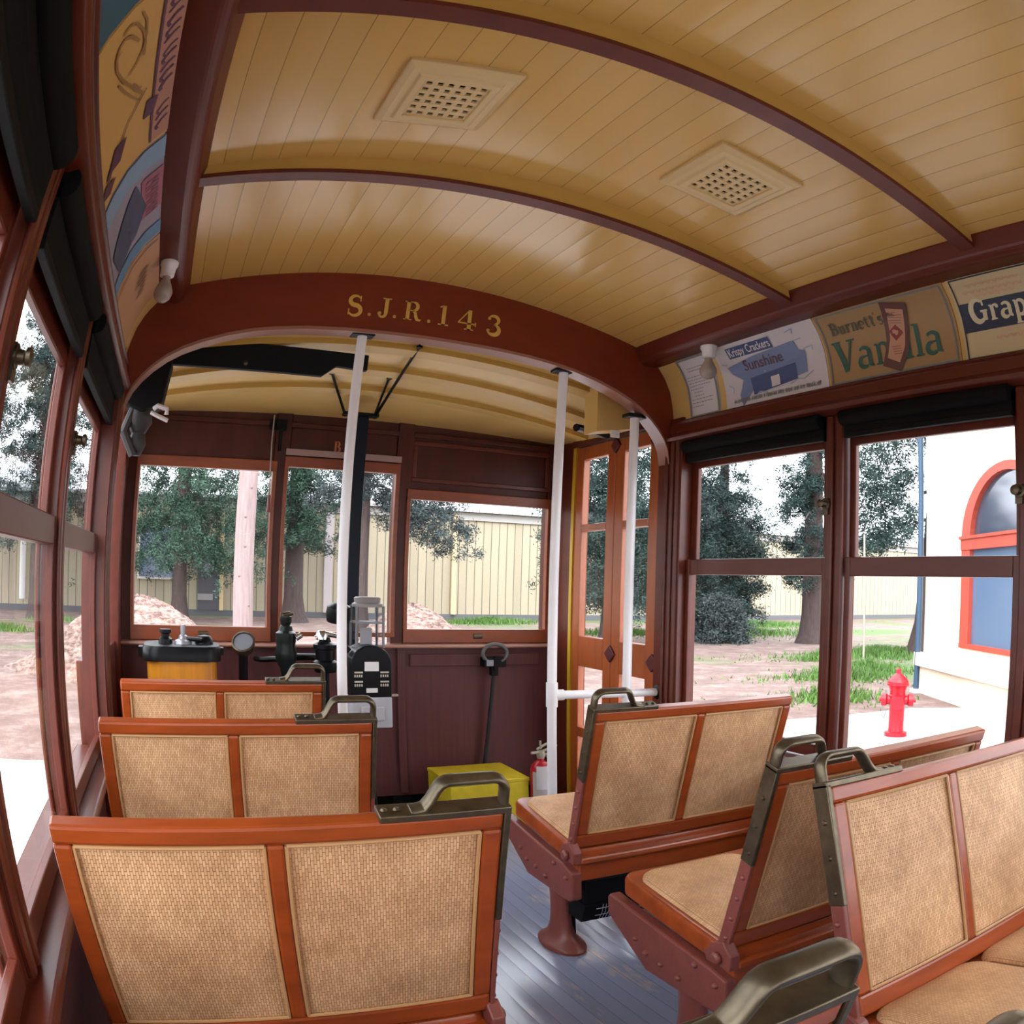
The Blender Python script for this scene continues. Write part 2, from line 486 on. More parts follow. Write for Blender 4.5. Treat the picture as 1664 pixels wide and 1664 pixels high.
# sides: wainscot, sill, header, posts
W = [(1.879, 2.665), (1.129, 1.799), (.379, 1.049), (-.371, .299), (-1.121, -.451), (-1.871, -1.201)]
POSTS = [(1.799, 1.879), (1.049, 1.129), (.299, .379), (-.451, -.371), (-1.201, -1.121), (-2.2, -1.871)]
WN = [0]
for s, side in ((1, 'right'), (-1, 'left')):
    def bx(mb, x0, x1, y0, y1, z0, z1):
        return mb.box(min(s * x0, s * x1), max(s * x0, s * x1), y0, y1, z0, z1)
    mb = MB()
    bx(mb, 1.165, 1.26, Y_R, 2.82, 0, .575)
    bx(mb, 1.15, 1.17, Y_R, 2.70, .47, .55)
    bx(mb, 1.15, 1.17, Y_R, 2.70, .0, .10)
    struct(mb.build('wall_' + side, 'dash', bevel=.004), 'brown board wainscot under the %s windows' % side, 'wall')
    mb = MB()
    mb.prism([(s * a, b) for a, b in [(1.26, .565), (1.105, .565), (1.095, .577), (1.105, .590), (1.26, .602)]], 1, Y_R, 2.70)
    trim(mb, 'mahog', 'mahogany ledge under the %s windows' % side, 'window sill', bevel=.006)
    # header moulding
    mb = MB()
    mb.prism([(s * a, b) for a, b in [(1.26, 1.752), (1.20, 1.752), (1.135, 1.752), (1.098, 1.762), (1.092, 1.775), (1.100, 1.788), (1.112, 1.792), (1.118, 1.832), (1.108, 1.838), (1.112, 1.845), (1.26, 1.845)]], 1, Y_R, Y_B)
    trim(mb, 'mahog', 'moulded mahogany rail above the %s windows' % side, 'moulding', bevel=.003)
    for k, (y0, y1) in enumerate(POSTS):
        yc = (y0 + y1) / 2
        mb = MB()
        bx(mb, 1.150, 1.205, y0 + .012, y1 - .012, .59, 1.76)
        bx(mb, 1.195, 1.208, y0, y1, .59, 1.76)
        bx(mb, 1.139, 1.152, y0 + .002, yc - .006, .595, 1.752)
        bx(mb, 1.139, 1.152, yc + .006, y1 - .002, .595, 1.752)
        TN[0] += 1
        p = struct(mb.build('trim_%d' % TN[0], 'mahog', bevel=.007),
                   'mahogany post between the %s windows, %s' % (side, ('first from the arch', 'second from the arch', 'third from the arch', 'fourth from the arch', 'fifth from the arch', 'last at the rear')[k]), 'window post')
        if k < 3:
            l = MB()
            zc = 1.452
            l.lathe([(.0, 0), (.019, .0), (.019, .004), (.012, .006), (.010, .018), (.014, .022), (.014, .03), (.006, .033), (0, .033)], (s * 1.134, y1 - .01, zc), Matrix.Rotation(-s * math.pi / 2, 3, 'Y'), 14)
            bx(l, 1.132, 1.140, y1 - .02, y1 + .004, zc - .035, zc + .02)
            l.build('sash_latch', 'bronze', p, smooth=40)
    # bulkhead post with fluting
    mb = MB()
    bx(mb, 1.12, 1.208, 2.665, 2.83, 0, 1.86)
    for yy in (2.69, 2.725, 2.765):
        mb.tube([(s * 1.12, yy, .02), (s * 1.12, yy, 1.80)], .012, 10)
    trim(mb, 'mahog', 'fluted mahogany post at the %s foot of the arch' % side, 'post', smooth=40)
    # windows
    for k, (y0, y1) in enumerate(W):
        WN[0] += 1
        e = thing('window_%d' % WN[0], '%s side window with two sashes, %s' % (side, ('first from the arch', 'second from the arch', 'third from the arch', 'fourth from the arch', 'fifth from the arch', 'rearmost')[k]), 'window', (0, 0, 0), kind='structure')
        def sash(name, x0, x1, z0, z1, rb, rt, st):
            m_ = MB()
            bx(m_, x0, x1, y0, y0 + st, z0, z1)
            bx(m_, x0, x1, y1 - st, y1, z0, z1)
            bx(m_, x0, x1, y0 + st, y1 - st, z0, z0 + rb)
            bx(m_, x0, x1, y0 + st, y1 - st, z1 - rt, z1)
            f = m_.build(name, 'mahog', e, bevel=.003)
            g = MB()
            xm = (x0 + x1) / 2
            bx(g, xm - .002, xm + .002, y0 + st - .003, y1 - st + .003, z0 + rb - .003, z1 - rt + .003)
            g.build('pane', 'glass', f)
        sash('upper_sash', 1.175, 1.194, 1.216, 1.752, .060, .105 if s > 0 else .155, .026 if k else .040)
        sash('lower_sash', 1.153, 1.173, .600, 1.277, .045, .061, .024)
    # blinds rolled up above each window
    for k, (y0, y1) in enumerate(W[:3]):
        if s > 0 and k == 2: continue
        t = thing('roller_blind', 'rolled up black blind above the %s %s window' % (('first', 'second', 'third')[k], side), 'blind', (s * 1.132, (y0 + y1) / 2, 1.722), group='rolled blinds above the side windows')
        h = (y1 - y0) / 2 + .012
        prof = []
        m_ = MB()
        for j in range(13):
            a = 2 * math.pi * j / 12
        m_.tube([(-s * 0.0, -h + .02, .012), (-s * 0.0, h - .02, .012)], .028, 16)
        m_.build('roll', 'blind', t, smooth=40)
        m_ = MB().box(-.008 + s * .012, .008 + s * .012, -h + .02, h - .02, -.040 if s > 0 else -.085, .012)
        m_.build('hanging_cloth', 'blind', t)
        zl = -.055 if s > 0 else -.10
        m_ = MB().box(-.010 + s * .012, .010 + s * .012, -h + .02, h - .02, zl, zl + .018)
        m_.build('bottom_bar', 'blackmatt', t, bevel=.003)

# rear wall behind the camera, with openings like the front
mb = MB()
mb.box(-1.26, 1.26, Y_R - .06, Y_R, 0, .85)
mb.box(-1.26, 1.26, Y_R - .06, Y_R, 1.7, 2.3)
for x in (-1.2, -.4, .4, 1.2):
    mb.box(x - .06, x + .06, Y_R - .06, Y_R, .85, 1.7)
struct(mb.build('wall_back', 'mahog'), 'brown rear bulkhead behind the camera', 'wall')
# outer roof so that no sky leaks through
mb = MB()
xs = [lerp(-1.3, 1.3, i / 16) for i in range(17)]
mb.loft([[(x, y, 2.36 - .12 * x * x) for x in xs] + [(x, y, 2.40 - .12 * x * x) for x in reversed(xs)] for y in (Y_R - .1, Y_F + .12)])
for s in (-1, 1):
    mb.box(min(s * 1.24, s * 1.28), max(s * 1.24, s * 1.28), Y_R - .1, Y_F + .1, 1.87, 2.25)
    mb.box(min(s * 1.262, s * 1.28), max(s * 1.262, s * 1.28), Y_R - .1, 2.83, -.25, .56)
mb.box(-1.28, 1.28, Y_F + .06, Y_F + .1, 1.9, 2.3)
struct(mb.build('ceiling', 'blackmatt'), 'outer roof and skirts of the streetcar', 'roof')

# ---------------------------------------------------------------- the arch with the car number
LOWX = [0, .45, .65, .84, .965, 1.055, 1.105, 1.115]
LOWZ = [2.042, 2.028, 2.004, 1.951, 1.897, 1.822, 1.755, 1.70]
def arch_low(X): return interp(abs(X), LOWX, LOWZ)
half = [(0, 2.042), (.15, 2.040), (.30, 2.036), (.45, 2.027), (.56, 2.015), (.65, 2.001), (.75, 1.977), (.84, 1.948), (.91, 1.920), (.965, 1.890), (1.015, 1.853), (1.055, 1.815), (1.085, 1.777), (1.105, 1.735), (1.115, 1.68)]
outer = [(1.24, 1.68), (1.24, 2.24), (.93, 2.24)]
outer += [(x, 2.30 - .08 * x * x) for x in (.8, .6, .4, .2, 0)]
poly = half + outer
mb = MB()
# strip quads between the lower curve and the upper edge
N = 60
up = lambda X: 2.29
ring = []
pts = [(-a, b) for a, b in reversed(half)] + half[1:]
rings = []
for a, b in pts:
    zt = 2.27 if abs(a) < 1.0 else 2.2
    rings.append([(a, Y_B, b), (a, Y_B + .07, b), (a, Y_B + .07, zt), (a, Y_B, zt)])
mb.loft(rings)
for s in (-1, 1):
    mb.box(min(s * 1.115, s * 1.25), max(s * 1.115, s * 1.25), Y_B, Y_B + .07, 1.68, 2.2)
TN[0] += 1
arch = struct(mb.build('trim_%d' % TN[0], 'arch', smooth=30), 'mahogany arch between the saloon and the front platform with gold car number', 'arch')
mb = MB()
mb.loft([[(a, Y_B - .004, b + .002), (a, Y_B + .074, b + .002), (a, Y_B + .074, b - .010), (a, Y_B - .004, b - .010)] for a, b in pts])
mb.build('arch_edge', mat('arch_edge_worn', (0.30, 0.13, 0.09), 0.3, coat=.3), arch, smooth=40)

# ---- lettering drawn as pen strokes: each glyph is a list of (points, width(s))
def arc(cx, cy, rx, ry, a0, a1, n=14):
    return [(cx + rx * math.cos(R(lerp(a0, a1, i / n))), cy + ry * math.sin(R(lerp(a0, a1, i / n)))) for i in range(n + 1)]
def swell(n, lo, hi):
    return [lo + (hi - lo) * math.sin(math.pi * i / max(1, n - 1)) for i in range(n)]
T, t_ = .17, .05
def G(c):
    """strokes, advance; cap height 1"""
    if c == 'S':
        p = arc(.33, .735, .24, .225, 30, 270, 16) + arc(.33, .255, .27, .255, 90, -150, 16)[1:]
        return [(p, swell(len(p), .06, .19)), ([(.55, .98), (.55, .70)], .05), ([(.07, .32), (.07, .02)], .05)], .66
    if c == 'J':
        p = [(.42, .97), (.42, .25)] + arc(.25, .22, .17, .2, 0, -150, 10)
        return [(p, [T] * 2 + [.15 - .008 * i for i in range(11)]), ([(.22, .97), (.62, .97)], .06), (arc(.13, .19, .045, .045, 0, 360, 10), .10)], .66
    if c == 'R':
        return [([(.2, 0), (.2, 1)], T), ([(.03, .97), (.42, .97)], t_), ([(.03, .03), (.38, .03)], t_), (arc(.40, .745, .20, .225, 90, -90, 12), swell(13, .06, .17)), ([(.2, .52), (.42, .52)], t_),
                ([(.40, .52), (.52, .42), (.56, .22), (.62, .07), (.74, .04), (.80, .10)], [.06, .14, .16, .15, .09, .04])], .84
    if c == '1':
        return [([(.30, 0), (.30, 1)], T), ([(.05, .03), (.55, .03)], .06), ([(.08, .90), (.30, .97)], .06)], .62
    if c == '4':
        return [([(.50, 0), (.50, 1)], T), ([(.46, .98), (.02, .33)], .05), ([(.0, .32), (.78, .32)], .06), ([(.30, .03), (.70, .03)], t_), ([(.78, .42), (.78, .22)], .05)], .84
    if c == '3':
        p = arc(.30, .76, .22, .22, 150, -80, 14)
        q = arc(.30, .27, .27, .26, 85, -150, 14)
        return [(p, swell(len(p), .07, .16)), (q, swell(len(q), .06, .2)), (arc(.11, .82, .04, .04, 0, 360, 8), .08), (arc(.09, .19, .04, .04, 0, 360, 8), .08)], .66
    if c == '.':
        return [(arc(.08, .08, .04, .04, 0, 360, 10), .09)], .2
    if c == 'B':
        return [([(.2, 0), (.2, 1)], T), ([(.03, .97), (.42, .97)], t_), ([(.03, .03), (.42, .03)], t_), (arc(.40, .75, .17, .22, 90, -90, 12), swell(13, .05, .17)), ([(.2, .53), (.42, .53)], t_), (arc(.40, .27, .23, .24, 90, -90, 12), swell(13, .05, .18))], .76
    if c == 'V':
        return [([(.14, .97), (.42, .0)], .18), ([(.68, .97), (.42, .0)], .07), ([(.0, .97), (.32, .97)], .06), ([(.54, .97), (.84, .97)], .06)], .80
    if c == 'G':
        p = arc(.40, .5, .32, .47, 50, 330, 20)
        return [(p, swell(len(p), .08, .19)), ([(.66, .95), (.66, .68)], .07), ([(.66, .05), (.66, .45)], .15), ([(.48, .45), (.80, .45)], .07)], .86
    if c in 'uUn':
        if c == 'u':
            return [([(.14, .62), (.14, .2)] + arc(.29, .18, .15, .16, 180, 330, 8), [.13] * 2 + [.12 - .006 * i for i in range(9)]), ([(.46, .62), (.46, .03)], .13), ([(.02, .62), (.16, .62)], .05), ([(.34, .62), (.46, .62)], .05), ([(.46, .03), (.58, .03)], .05)], .62
        return [([(.14, 0), (.14, .62)], .13), (arc(.29, .46, .16, .17, 150, 0, 8) + [(.45, 0)], [.06 + .008 * i for i in range(9)] + [.13]), ([(.02, .62), (.14, .62)], .05), ([(.02, .03), (.26, .03)], .05), ([(.34, .03), (.58, .03)], .05)], .62
    if c == 'r':
        return [([(.14, 0), (.14, .62)], .13), (arc(.30, .44, .15, .18, 150, 40, 6), .08), (arc(.38, .54, .03, .03, 0, 360, 8), .08), ([(.02, .62), (.14, .62)], .05), ([(.02, .03), (.30, .03)], .05)], .48
    if c == 'e':
        p = arc(.27, .32, .22, .30, 0, 315, 18)
        return [(p, swell(len(p), .06, .14)), ([(.06, .34), (.48, .34)], .05)], .55
    if c == 't':
        return [([(.18, .85), (.18, .18)] + arc(.30, .17, .12, .14, 180, 320, 6), [.13] * 2 + [.12 - .01 * i for i in range(7)]), ([(.03, .62), (.38, .62)], .06)], .44
    if c == "'":
        return [([(.08, 1.0), (.06, .78)], [.10, .04])], .16
    if c == 's':
        p = arc(.23, .47, .15, .14, 30, 270, 10) + arc(.23, .17, .17, .16, 90, -150, 10)[1:]
        return [(p, swell(len(p), .05, .13))], .46
    if c == 'a':
        return [(arc(.24, .47, .17, .15, 150, 0, 8) + [(.41, .08), (.52, .03)], [.07 + .008 * i for i in range(9)] + [.13, .06]), (arc(.22, .18, .17, .16, 80, 320, 12), swell(13, .05, .14)), ([(.41, .36), (.24, .34)], .05)], .56
    if c == 'i':
        return [([(.14, 0), (.14, .62)], .13), (arc(.14, .84, .04, .04, 0, 360, 8), .09), ([(.02, .62), (.14, .62)], .05), ([(.02, .03), (.28, .03)], .05)], .30
    if c == 'l':
        return [([(.14, 0), (.14, .98)], .13), ([(.02, .97), (.14, .97)], .05), ([(.02, .03), (.28, .03)], .05)], .30
    if c == 'p':
        p = arc(.30, .31, .20, .30, 140, -140, 14)
        return [([(.14, -.3), (.14, .62)], .13), (p, swell(len(p), .06, .14)), ([(.02, .62), (.14, .62)], .05), ([(.02, -.28), (.30, -.28)], .05)], .58
    return [], .3
def ribbon(mb, pts, wd, fn):
    n = len(pts)
    vs = []
    for k in range(n):
        a = Vector(pts[max(0, k - 1)]); b = Vector(pts[min(n - 1, k + 1)])
        d = (b - a)
        d = d.normalized() if d.length > 1e-9 else Vector((1, 0))
        w = (wd[k] if isinstance(wd, (list, tuple)) else wd) / 2
        p = Vector(pts[k]); q = Vector((-d.y, d.x)) * w
        vs += [fn(p + q), fn(p - q)]
    mb.add(vs, [(2 * k, 2 * k + 1, 2 * k + 3, 2 * k + 2) for k in range(n - 1)])
def subdiv(pts, wd):
    if len(pts) == 2:
        w = wd if isinstance(wd, (list, tuple)) else [wd, wd]
        return [tuple(Vector(pts[0]).lerp(Vector(pts[1]), i / 4)) for i in range(5)], [lerp(w[0], w[1], i / 4) for i in range(5)]
    return pts, wd
def word(mb, text, h, fn, bold=1.0, space=.04, width=None):
    """fn maps (u,v) in metres, baseline at v=0, to 3D; text runs along +u"""
    tot = sum(G(c)[1] + space for c in text)
    sx = 1.0 if width is None else width / (tot * h)
    x = 0
    for c in text:
        st, adv = G(c)
        for p, w in st:
            p, w = subdiv(p, w)
            w = [i * bold for i in w] if isinstance(w, (list, tuple)) else w * bold
            ribbon(mb, [((x + a) * h * sx, b * h) for a, b in p], [i * h for i in w] if isinstance(w, list) else w * h, fn)
        x += adv + space
    return tot * h * sx
# gold number on the arch, every letter at its own place
mb = MB()
for c, xc, zb, hh, sx in (('S', -.275, 2.087, .079, 1.0), ('.', -.214, 2.092, .072, 1), ('J', -.160, 2.093, .076, 1.0), ('.', -.115, 2.096, .072, 1), ('R', -.046, 2.096, .074, 1.12), ('.', .022, 2.096, .072, 1),
                          ('1', .079, 2.094, .079, .95), ('4', .176, 2.090, .080, 1.05), ('3', .286, 2.086, .078, 1.10)):
    st, adv = G(c)
    rot = -.10 * (xc)
    for p, w in st:
        p, w = subdiv(p, w)
        def fn(q, xc=xc, zb=zb): return (xc + q.x, Y_B - .0035, zb + q.y + rot * q.x)
        ribbon(mb, [((a - adv / 2) * hh * sx * 1.1, b * hh) for a, b in p], [i * hh * 1.15 for i in w] if isinstance(w, (list, tuple)) else w * hh * 1.15, fn)
num = mb.build('gold_number', 'gold', arch)
num['label'] = 'gold serif car number S.J.R.143'

# ---------------------------------------------------------------- front wall with three drop windows
mb = MB()
YF0, YF1 = Y_F, Y_F + .06
mb.box(-1.2, 1.2, YF0, YF1, 0.085, .845)            # dash
o = mb.build('wall_front', 'dash')
struct(o, 'purplish brown board dash below the front windows', 'wall')
mb = MB()
for i in range(12):
    x = -1.15 + i * .2
    mb.box(x, x + .1, YF0 + .005, YF1, 0, .09)
mb.box(-1.2, 1.2, YF1 - .005, YF1 + .02, -.05, .09)
struct(mb.build('baseboard_front', 'blackmatt'), 'dark notched foot of the front dash', 'baseboard')
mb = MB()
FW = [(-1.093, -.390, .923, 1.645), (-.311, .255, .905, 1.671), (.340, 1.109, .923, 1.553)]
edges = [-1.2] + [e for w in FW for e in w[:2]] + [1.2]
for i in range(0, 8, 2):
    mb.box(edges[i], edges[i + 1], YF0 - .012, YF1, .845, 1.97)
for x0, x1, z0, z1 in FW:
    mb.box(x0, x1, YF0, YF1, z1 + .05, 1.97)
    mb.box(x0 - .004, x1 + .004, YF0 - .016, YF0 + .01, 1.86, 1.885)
o = mb.build('wall_front_upper', mat('shaded_mahogany', (0.066, 0.012, 0.006), 0.42, spec=0.3, var=0.2, vscale=(14, 14, 3)), bevel=.004)  # same mahogany, its colour darkened to stand for the weaker light up front
struct(o, 'mahogany posts and panels around the front windows, darkened with painted shade', 'wall')
# recessed panel frame above the right window
mb = MB()
x0, x1, z0, z1 = .34, 1.109, 1.64, 1.845
for a in ((x0, x1, z0, z0 + .022), (x0, x1, z1 - .022, z1), (x0, x0 + .022, z0 + .022, z1 - .022), (x1 - .022, x1, z0 + .022, z1 - .022)):
    mb.box(a[0], a[1], YF0 - .012, YF0, a[2], a[3])
trim(mb, 'mahog', 'raised panel frame above the right front window', 'panel frame', bevel=.004)
mb = MB()
mb.prism([(YF0 + .01, .832), (YF0 - .055, .832), (YF0 - .062, .84), (YF0 - .055, .848), (YF0 + .01, .856)], 0, -1.17, 1.17)
mb.v = [(x, y, z) for x, y, z in mb.v]
trim(mb, mat('worn_ledge', (0.42, 0.22, 0.17), 0.35), 'thin worn pale ledge along the foot of the front windows', 'ledge', bevel=.003)
mb = MB().box(.29, .33, YF0 - .02, YF0, .10, .83)
mb.box(.36, 1.08, YF0 - .014, YF0, .74, .80)
trim(mb, 'dash', 'brown batten and rail on the front dash', 'batten', bevel=.003)
for k, (x0, x1, z0, z1) in enumerate(FW):
    WN[0] += 1
    e = thing('window_%d' % WN[0], ('front window with a telephone pole behind it', 'narrow middle front window raised a little', 'right front window lower than its neighbours')[k], 'window', (0, YF0, 0), kind='structure')
    zb = z0 - (.068 if k != 1 else .022)
    m_ = MB()
    m_.box(x0 - .02, x0 + .001, -.022, .012, zb, z1 + .045)
    m_.box(x1 - .001, x1 + .02, -.022, .012, zb, z1 + .045)
    m_.box(x0 - .02, x1 + .02, -.024, .012, zb, z0)
    m_.box(x0 - .02, x1 + .02, -.024, .012, z1, z1 + .05)
    f = m_.build('sash', 'sash', e, bevel=.003)
    MB().box(x0 - .004, x1 + .004, .0, .004, z0 - .004, z1 + .004).build('pane', 'glass', f)
    if k != 1:
        m_ = MB()
        xc = (x0 + x1) / 2 + (.02 if k == 0 else -.0)
        m_.tube([(xc - .024, -.026, z0 - .034), (xc + .024, -.026, z0 - .034)], .010, 12, flat=(.013, .006), up=(0, 0, 1))
        m_.build('finger_lift', 'bronze', f, smooth=40)
    else:
        m_ = MB()
        m_.box(x0 - .02, x1 + .02, -.03, -.022, z1 + .055, z1 + .085)
        m_.build('light_strip', mat('worn_light_strip', (.34, .22, .2), .4), f)
# small B on the middle header
mb = MB()
word(mb, 'B', .052, lambda q: (-.082 + q.x, YF0 - .0022, 1.758 + q.y), bold=1.2)
o = mb.build('header_letter', 'dimred')
tag(o, 'small faded red letter B on the dark header beside the white pole', 'letter')

# ---------------------------------------------------------------- vestibule sides, folding door on the right
for s, side in ((1, 'right'), (-1, 'left')):
    mb = MB()
    def b2(x0, x1, *a): mb.box(min(s * x0, s * x1), max(s * x0, s * x1), *a)
    b2(1.16, 1.26, 3.66, YF0 + .06, 0, 2.0)                # corner post
    b2(1.145, 1.26, 2.83, 3.66, 1.855, 2.02)               # header
    if s < 0:
        b2(1.18, 1.26, 2.83, 3.66, 0, .86)
        b2(1.18, 1.26, 3.20, 3.28, .86, 1.86)
    struct(mb.build('wall_%s_platform' % side, 'mahog', bevel=.004), 'mahogany %s side of the front platform' % side, 'wall')
mb = MB()
mb.box(-1.222, -1.218, 2.83, 3.66, .86, 1.86)
struct(mb.build('window_%d' % (WN[0] + 1), 'glass'), 'fixed pane on the left of the front platform', 'window')
# yellow edge strips of the doorway
mb = MB().box(1.155, 1.19, 3.632, 3.660, 0, 1.87)
trim(mb, 'edge', 'ochre strip at the front edge of the doorway', 'edge strip')
mb = MB().box(1.165, 1.19, 2.868, 2.884, 0, 1.84)
trim(mb, 'edge', 'ochre strip at the rear edge of the doorway', 'edge strip')
door = thing('door_1', 'orange varnished folding door on the right of the front platform', 'door', (1.18, 3.25, 0), kind='structure')
for y0, y1 in ((.0, .382), (-.362, -.004)):
    st = .072
    rows = [(.10, .40), (.45, .758), (.91, 1.425), (1.46, 1.785)]
    m_ = MB()
    m_.box(-.018, .018, y0, y0 + st, .015, 1.85)
    m_.box(-.018, .018, y1 - st, y1, .015, 1.85)
    zz = [.015] + [z for r in rows for z in r] + [1.85]
    for i in range(0, len(zz), 2):
        m_.box(-.018, .018, y0 + st, y1 - st, zz[i], zz[i + 1])
    lf = m_.build('door_leaf', 'door', door, bevel=.004)
    for z0, z1 in rows:
        MB().box(-.002, .002, y0 + st - .004, y1 - st + .004, z0 - .004, z1 + .004).build('pane', 'glass', lf)
for y, z, w in ((-.003, .845, .045), (-.352, .835, .045), (-.003, 1.82, .04), (-.345, 1.80, .05)):
    m_ = MB()
    m_.prism([(y - w, z), (y - w * .35, z + .028), (y, z + .040), (y + w * .35, z + .028), (y + w, z), (y + w * .35, z - .028), (y, z - .040), (y - w * .35, z - .028)], 0, -.028, -.017)
    m_.build('hinge', mat('dark_red_hinge', (.085, .012, .014), .4), door, bevel=.003)

# ---------------------------------------------------------------- seats
HS = .3625
HT = .448
LEAN = math.atan(.125 / .43)
def back(x, t, n):
    """x across, t up the back from its foot, n out of the rear face"""
    return (x, .125 - t * math.sin(LEAN) - n * math.cos(LEAN), .40 + t * math.cos(LEAN) - n * math.sin(LEAN))
def bbox(mb, x0, x1, t0, t1, n0, n1):
    vs = [back(x, t, n) for n in (n0, n1) for t in (t0, t1) for x in (x0, x1)]
    return mb.add(vs, [(0, 1, 3, 2), (4, 6, 7, 5), (0, 4, 5, 1), (2, 3, 7, 6), (0, 2, 6, 4), (1, 5, 7, 3)])
def rr(x0, x1, y0, y1, r, n=5):
    """rounded rectangle outline"""
    out = []
    for cx, cy, a in ((x1 - r, y1 - r, 0), (x0 + r, y1 - r, 90), (x0 + r, y0 + r, 180), (x1 - r, y0 + r, 270)):
        out += [(cx + r * math.cos(R(a + 90 * i / n)), cy + r * math.sin(R(a + 90 * i / n))) for i in range(n + 1)]
    return out
def make_seat(a, label):
    """a: +1 aisle at local +x, -1 aisle at local -x; the sitter faces local +y"""
    root = thing('streetcar_seat', label, 'seat', group='rattan streetcar seats')
    # backrest frame
    fr = MB()
    bbox(fr, -HS, HS, HT - .032, HT, -.016, .016)
    bbox(fr, -HS, HS, 0, .046, -.016, .016)
    bbox(fr, -HS, -HS + .034, .046, HT - .032, -.016, .016)
    bbox(fr, HS - .034, HS, .046, HT - .032, -.016, .016)
    bbox(fr, -.0145, .0145, .046, HT - .032, -.016, .016)
    frame = fr.build('backrest_frame', 'seatwood', root, bevel=.006)
    for x0, x1 in ((-HS + .034, -.0145), (.0145, HS - .034)):
        pm = MB()
        nx, ny = 10, 8
        for sgn in (1, -1):
            grid = []
            for j in range(ny + 1):
                for i in range(nx + 1):
                    u, v = i / nx, j / ny
                    bul = .007 + .006 * (math.sin(math.pi * u) * math.sin(math.pi * v)) ** .6
                    grid.append(back(lerp(x0 - .002, x1 + .002, u), lerp(.044, HT - .030, v), sgn * bul))
            fs = [(j * (nx + 1) + i, j * (nx + 1) + i + 1, (j + 1) * (nx + 1) + i + 1, (j + 1) * (nx + 1) + i) for j in range(ny) for i in range(nx)]
            pm.add(grid, fs if sgn < 0 else [tuple(reversed(f)) for f in fs])
        pm.build('backrest_panel', 'rattan', frame, smooth=40)
        bd = MB()
        for n in (.0125, -.0125):
            t0, t1 = .046, HT - .032
            c = [back(x0 + .003, t0 + .003, n), back(x1 - .003, t0 + .003, n), back(x1 - .003, t1 - .003, n), back(x0 + .003, t1 - .003, n)]
            for i in range(4):
                bd.tube([c[i], c[(i + 1) % 4]], .0035, 6)
        bd.build('panel_bead', 'bead', frame, smooth=40)
    # seat cushion: wooden surround and two woven panels
    sm = MB()
    o_ = rr(-HS, HS, .115, .545, .03)
    TZ = lambda y: (y - .17) * .125
    sm.loft([[(x, y, .345 + TZ(y)) for x, y in o_], [(x, y, .386 + TZ(y)) for x, y in o_], [(x * .985, .33 + (y - .33) * .975, .398 + TZ(y)) for x, y in o_]])
    sf = sm.build('seat_frame', 'seatwood', root, bevel=.004, smooth=35)
    for x0, x1 in ((-HS + .022, -.008), (.008, HS - .022)):
        o_ = rr(x0, x1, .13, .515, .05, 6)
        cx = (x0 + x1) / 2
        pm = MB()
        rings = []
        for k, z in ((1.0, .396), (.985, .406), (.95, .413), (.8, .419), (.5, .422), (.02, .423)):
            rings.append([(cx + (x - cx) * k, .3225 + (y - .3225) * k, z + TZ(.3225 + (y - .3225) * k)) for x, y in o_])
        pm.loft(rings)
        pm.build('seat_panel', 'rattan2', sf, smooth=50)
    rl = MB().box(-HS + .004, HS - .004, .095, .150, .292, .360)
    rl.prism([(.080, .352), (.150, .352), (.150, .372), (.085, .372)], 0, -HS + .004, HS - .004)
    rl.build('rear_rail', 'seatwood', root, bevel=.006)
    xo = a * HS
    # iron end bracket on the aisle side
    pts = [(.562, .384), (.574, .374), (.574, .322), (.400, .222), (.112, .222), (.092, .236), (.092, .325), (.150, .338)]
    br = MB().prism(pts, 0, min(xo - a * .012, xo + a * .022), max(xo - a * .012, xo + a * .022))
    bk = br.build('end_bracket', 'iron', root, bevel=.006)
    for y, z in ((.44, .300), (.395, .275), (.33, .270), (.26, .262), (.125, .30), (.20, .325)):
        MB().lathe([(.0, .010), (.004, .0095), (.007, .006), (.008, 0)], (xo + a * .022, y, z), Matrix.Rotation(a * math.pi / 2, 3, 'Y'), 10).build('bolt', 'iron', bk, smooth=50)
    # pivot lug and iron side strap running up the back
    lg = MB()
    lg.prism([(.085, .352), (.165, .352), (.175, .376), (.150, .405), (.110, .420), (.082, .39)], 0, min(xo - a * .008, xo + a * .02), max(xo - a * .008, xo + a * .02))
    lg.lathe([(0, 0), (.016, 0), (.016, .010), (.010, .014), (0, .014)], (xo + a * .02, .125, .375), Matrix.Rotation(a * math.pi / 2, 3, 'Y'), 14)
    lg.build('pivot_lug', 'iron', bk, bevel=.004)
    sm = MB()
    bbox(sm, min(xo, xo + a * .010), max(xo, xo + a * .010), .0, .235, -.017, .017)
    st = sm.build('side_strap', 'iron', root, bevel=.003)
    for t in (.03, .085, .14, .195):
        MB().lathe([(.0, .006), (.004, .0055), (.006, .003), (.007, 0)], back(xo + a * .010, t, .004), Matrix.Rotation(a * math.pi / 2, 3, 'Y'), 8).build('rivet', 'iron', st, smooth=50)
    # bronze strap and grab loop over the corner
    hd = MB()
    bbox(hd, min(xo, xo + a * .011), max(xo, xo + a * .011), .230, HT + .004, -.018, .018)
    bbox(hd, min(xo + a * .011, xo - a * .200), max(xo + a * .011, xo - a * .200), HT - .003, HT + .009, -.018, .018)
    path = [(xo + a * .003, HT - .05)] + [(xo + a * .003, HT + .012)] + [(xo - a * .021 + a * .024 * math.cos(R(q)), HT + .030 + .024 * math.sin(R(q))) for q in (10, 30, 50, 70, 90)]
    path += [(xo - a * .085, HT + .054)] + [(xo - a * .088 + a * -.022 * math.sin(R(q)), HT + .032 + .022 * math.cos(R(q))) for q in (15, 40, 65)]
    path += [(xo - a * .118, HT + .022), (xo - a * .128, HT + .010), (xo - a * .150, HT + .006)]
